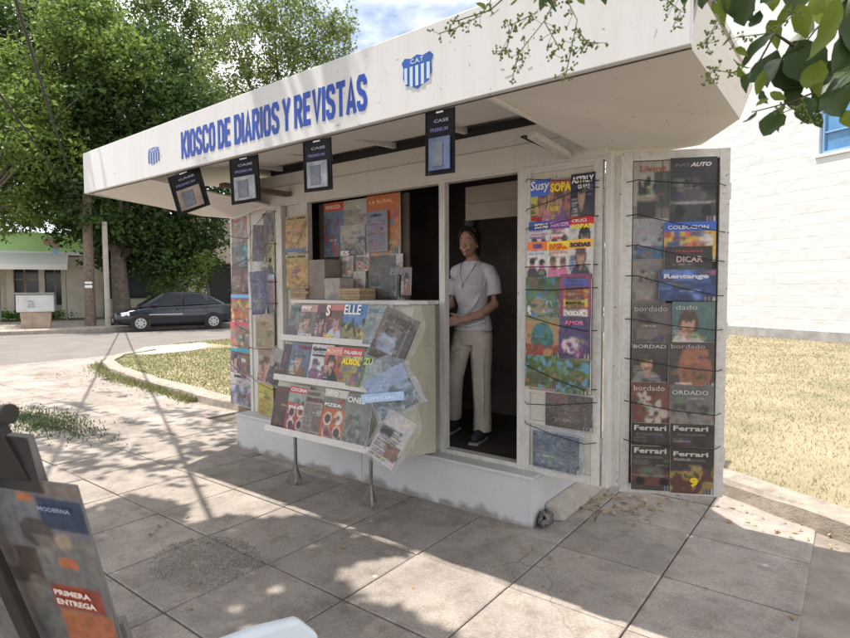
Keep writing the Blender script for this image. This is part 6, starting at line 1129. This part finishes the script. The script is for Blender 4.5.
holes = [(-.97, -1.02, .09, .05), (-.98, -1.45, .07, .05), (-.75, -1.48, .06, .045), (-.52, -1.75, .11, .05), (-.33, -1.80, .06, .04), (-.1, -1.95, .10, .05), (1.6, -1.7, .12, .1), (-2.1, -2.3, .08, .1), (-.35, -2.1, .06, .05)]
while len(pts) < 34000:
    gx = random.uniform(-2.95, 5.0); gy = random.uniform(-5.4, -.72)
    if inside((gx, gy), LIT1) or inside((gx, gy), LIT2): continue
    if gx < -2.7 and gy > -2.0: continue
    if any(((gx - a) / c) ** 2 + ((gy - b_) / d) ** 2 < 1.3 for a, b_, c, d in holes): continue
    add_leafs(gx, gy, 4.9, 7.2)
for k in range(46):      # thin outer sprays: dapples on the sunny paving at left
    cx = random.uniform(-7.2, -3.0); cy = random.uniform(-1.6, .7); cx += 0
    for q in range(random.randint(12, 34)): add_leafs(cx + random.gauss(0, .25), cy + random.gauss(0, .06), 6.0, 7.2)
for k in range(2):      # and a few faint ones on the sign
    cx = random.uniform(-3.6, .4)
    for q in range(14): z = random.uniform(6.0, 6.8); pts.append((cx + random.gauss(0, .12) + sx * (z - 2.6), -1.06 + random.gauss(0, .01) + sy * (z - 2.6), z))
Q = np.array(pts) + np.array(off); cr_o = leaves('crown', Q, .145, LA, T, flat=.9, aspect=.6)
for k in range(16):
    e = Vector(Q[RNG.integers(0, len(Q))]); b = MB(); b.tube([(.3, .9, 4.3), ((.3 + e.x) / 2, (.9 + e.y) / 2, max(5.2, e.z - .1)), tuple(e)], [.045, .02, .006], 8); b.build('limb', BARK, T, smooth=True)
b = MB(); tw0 = [Vector(p) + off for p in TWIGS[0]]; b.tube([(.3, .9, 4.3), (1.8, 2.6, 4.6), (3.1, 4.2, 3.6), (3.32, 4.45, 2.7), tw0[0]], [.05, .04, .025, .014, .008], 8)
for tw in TWIGS: 
    P = [Vector(p) + off for p in tw]; n_ = len(P); b.tube(P, [max(.0012, .0042 * (1 - k / n_)) for k in range(n_)], 6)
b.tube([tw0[1], Vector(TWIGS[1][0]) + off], .003, 6); b.build('bough', mat('twig_brown', (.10, .075, .05), .8, .3, 30), T, smooth=True)
def bigleaf(mb, a, c, w, bend, seed):
    r = random.Random(seed); a = Vector(a); c = Vector(c); d = c - a; L_ = d.length; d.normalize(); view = (Vector((1.63, -3.26, 1.55)) - a).normalized()
    nrm = (view + Vector((r.uniform(-.7, .7), r.uniform(-.7, .7), r.uniform(-.2, .7)))); nrm = (nrm - d * nrm.dot(d)).normalized(); s_ = d.cross(nrm); nu = 9; vs = []; fs = []
    prof = [.06, .55, .86, 1.0, .98, .86, .66, .38, .02]
    for i in range(nu):
        t = i / (nu - 1); cpt = a + d * L_ * t + nrm * (bend * L_ * (4 * t * (1 - t)) * .12 - .10 * bend * L_ * t * t); hw = w / 2 * prof[i] * (1 + .06 * math.sin(i * 2.3 + seed))
        wav = .06 * w * math.sin(i * 1.9 + seed)
        vs += [cpt - s_ * hw + nrm * (hw * .28 + wav), cpt - s_ * hw * .5 + nrm * hw * .10, cpt, cpt + s_ * hw * .5 + nrm * hw * .10, cpt + s_ * hw + nrm * (hw * .28 - wav)]
    for i in range(nu - 1):
        for j in range(4): fs.append((i * 5 + j, i * 5 + j + 1, (i + 1) * 5 + j + 1, (i + 1) * 5 + j))
    mb.add(vs, fs)
NL = leafmat('near_leaf', (.035, .06, .022), (.065, .10, .03), .16, .4); NY = leafmat('near_leaf_young', (.10, .15, .02), (.20, .25, .04), .38, .4)
for i, (a, c, w_, k) in enumerate(NEARLEAF):
    b = MB(); bigleaf(b, Vector(a) + off, Vector(c) + off, w_ * 1.15, random.uniform(-1.5, 1.5), i); b.build('leaf', NY if k else NL, T, smooth=True)
# berry sprays
SPR = [[(1.09, -2.05, 2.21), (1.06, -2.07, 2.14), (1.02, -2.11, 2.07), (1.01, -2.12, 2.02)], [(1.09, -2.05, 2.21), (1.12, -2.03, 2.14), (1.11, -2.04, 2.07), (1.1, -2.05, 2.01)], [(0.98, -2.13, 2.21), (0.95, -2.16, 2.15), (0.91, -2.2, 2.12), (0.88, -2.22, 2.11)],
       [(1.05, -2.08, 2.16), (1.01, -2.12, 2.13), (1.0, -2.13, 2.08), (0.99, -2.14, 2.07)], [(1.12, -2.04, 2.12), (1.14, -2.02, 2.09), (1.16, -2.0, 2.09)], [(1.06, -2.07, 2.14), (1.09, -2.06, 2.08), (1.08, -2.07, 2.06)],
       [(1.27, -1.91, 2.19), (1.3, -1.89, 2.16), (1.29, -1.91, 2.12)], [(1.37, -1.84, 2.15), (1.35, -1.86, 2.09), (1.35, -1.86, 2.08)], [(1.4, -1.83, 2.02), (1.36, -1.85, 2.03), (1.35, -1.86, 2.01)], [(1.51, -1.73, 2.16), (1.46, -1.77, 2.11), (1.4, -1.82, 2.1)], [(1.54, -1.72, 1.91), (1.52, -1.74, 1.95), (1.48, -1.77, 1.93)]]
BY = leafmat('berry_green', (.16, .20, .04), (.28, .32, .10), .3)
for L_ in SPR:
    P = [Vector(p) + off for p in L_]; b = MB(); b.tube(P, .0012, 5); 
    for i in range(len(P) - 1):
        for k in range(9):
            q = P[i].lerp(P[i + 1], random.random()); e = q + Vector((random.gauss(0, .011), random.gauss(0, .011), random.gauss(-.003, .009))); b.tube([q, e], .0006, 4)
            for j in range(3): g = e + Vector((random.gauss(0, .003), random.gauss(0, .003), random.gauss(0, .003))); b.ellip(g, (.0026, .0026, .0026), 6, 4)
    b.build('berry_spray', BY, T, smooth=True)

# ------------------------------------------------------------------ foreground: display rack with catalogue, and a chair back
FG_P = Vector((0.655, -2.889, 1.242)); FG_Q = Vector((0.617, -2.812, 0.938)); FG_L = Vector((0.507, -2.95, 1.245))
mf = plane_mat(FG_P, FG_P - FG_L, FG_P - FG_Q)       # origin: top right corner of the front catalogue
R_ = bpy.data.objects.new('display_rack', None); COL.objects.link(R_); R_.location = (0.52, -2.9, 0); tag(R_, 'dark metal display rack with a round topped clamp, close at the left edge', 'rack'); ri = Matrix.Translation((-0.52, 2.9, 0))
def rp(mb, name, m, mw=None, bevel=.002):
    o = mb.build(name, m, bevel=bevel)
    if mw is not None: o.data.transform(mw)
    o.parent = R_; o.matrix_parent_inverse = ri; return o
DM = mat('rack_dark', (.035, .03, .026), .5, .4, 15)
b = MB(); b.box(-.42, -.03, -.62, -.02, -.02, -.012); rp(b, 'back_panel', DM, mf)
b = MB(); b.hexa([(-.185, -.45, .02), (-.155, -.45, .02), (-.155, -.45, .035), (-.185, -.45, .035), (-.235, .08, .02), (-.205, .08, .02), (-.205, .08, .035), (-.235, .08, .035)]); rp(b, 'clamp_bar', DM, mf)
b = MB(); b.tube([(-.13, .118, .0), (-.095, .118, .0)], [.010, .017], 14); b.tube([(-.25, .112, 0), (-.13, .118, 0)], .010, 12); rp(b, 'knob', DM, mf)
b = MB(); b.hexa([(-.25, .0, -.01), (-.09, .0, -.01), (-.09, .0, .008), (-.25, .0, .008), (-.25, .115, -.01), (-.125, .115, -.01), (-.125, .115, .008), (-.25, .115, .008)]); rp(b, 'top_plate', DM, mf)
for x_ in (-.40, -.02):
    b = MB(); b.tube([tuple(mf @ Vector((x_, -.3, -.02))), tuple((mf @ Vector((x_, -.3, -.3))) * 1.0)[:2] + (0.0,)], .011, 8); b.tube([tuple(mf @ Vector((x_, -.6, -.02))), tuple(mf @ Vector((x_, -.6, .02)))[:2] + (0.0,)], .011, 8); rp(b, 'leg', STEEL, None, 0)
r_sat = .9
o = mag(mf, -.30, -.47, .30, .47, .0, 'catalog', [(.44, .43, .41), (.48, .49, .50), (.46, .47, .50), (.32, .31, .30), (.56, .52, .46)], 'large grey and navy catalogue with orange tags, on the rack at the lower left', [('MODERNA', .70, .885, .22, .018, (.6, .65, .75), .02), ('PRIMERA', .62, .505, .26, .026, (.95, .85, .8), .04), ('ENTREGA', .62, .46, .28, .028, (.95, .85, .8), .04)], name='catalogue', cat='catalogue', th=.003, curl=.003)
r_sat = None
o.data.materials[1] = mat('grey_pages', (.16, .15, .14), .8)
o = mag(mf, -.40, .0 - .02, .33, .10, -.008, 'text', [(.2, .19, .2), (.45, .42, .4), (.15, .15, .2), (.25, .22, .2)], 'black booklet behind the catalogue at the top of the near rack', [], name='booklet', cat='booklet'); o.data.materials[1] = MATS['grey_pages']
# chair
cm_ = Matrix.Translation((0.705, -2.66, 0.0)) @ Matrix.Rotation(math.radians(80), 4, 'Z')
CH = bpy.data.objects.new('plastic_chair', None); COL.objects.link(CH); CH.matrix_world = cm_; tag(CH, 'white plastic chair whose rounded back shows at the bottom edge', 'chair')
PLW = mat('white_plastic', (.62, .66, .70), .35, .06, 10)
b = MB(); nn = 14; vs = []; fs = []
for i in range(nn):
    a = math.pi * i / (nn - 1)
outl = [(-.22, .44), (-.225, .70), (-.21, .80), (-.17, .845), (-.08, .858), (0, .862), (.08, .858), (.17, .845), (.21, .80), (.225, .70), (.22, .44)]
for y_ in (0, .028): vs += [(x, y_ + .10 * (z - .44) - .25 * x * x * 1.0, z) for x, z in outl]
n_ = len(outl); b.add(vs, [tuple(range(n_)), tuple(range(n_, 2 * n_))[::-1]] + [(i, n_ + i, n_ + (i + 1) % n_, (i + 1) % n_) for i in range(n_)]); b.build('backrest', PLW, CH, bevel=.009)
b = MB(); b.box(-.22, .22, -.42, .02, .42, .445); b.build('seat', PLW, CH, bevel=.01)
for x_ in (-.2, .2):
    for y_ in (-.39, 0.0):
        b = MB(); b.bar((x_ * 1.15, y_ * 1.1 + (.03 if y_ == 0 else 0), 0), (x_, y_, .43), .045); b.build('leg', PLW, CH, bevel=.006)
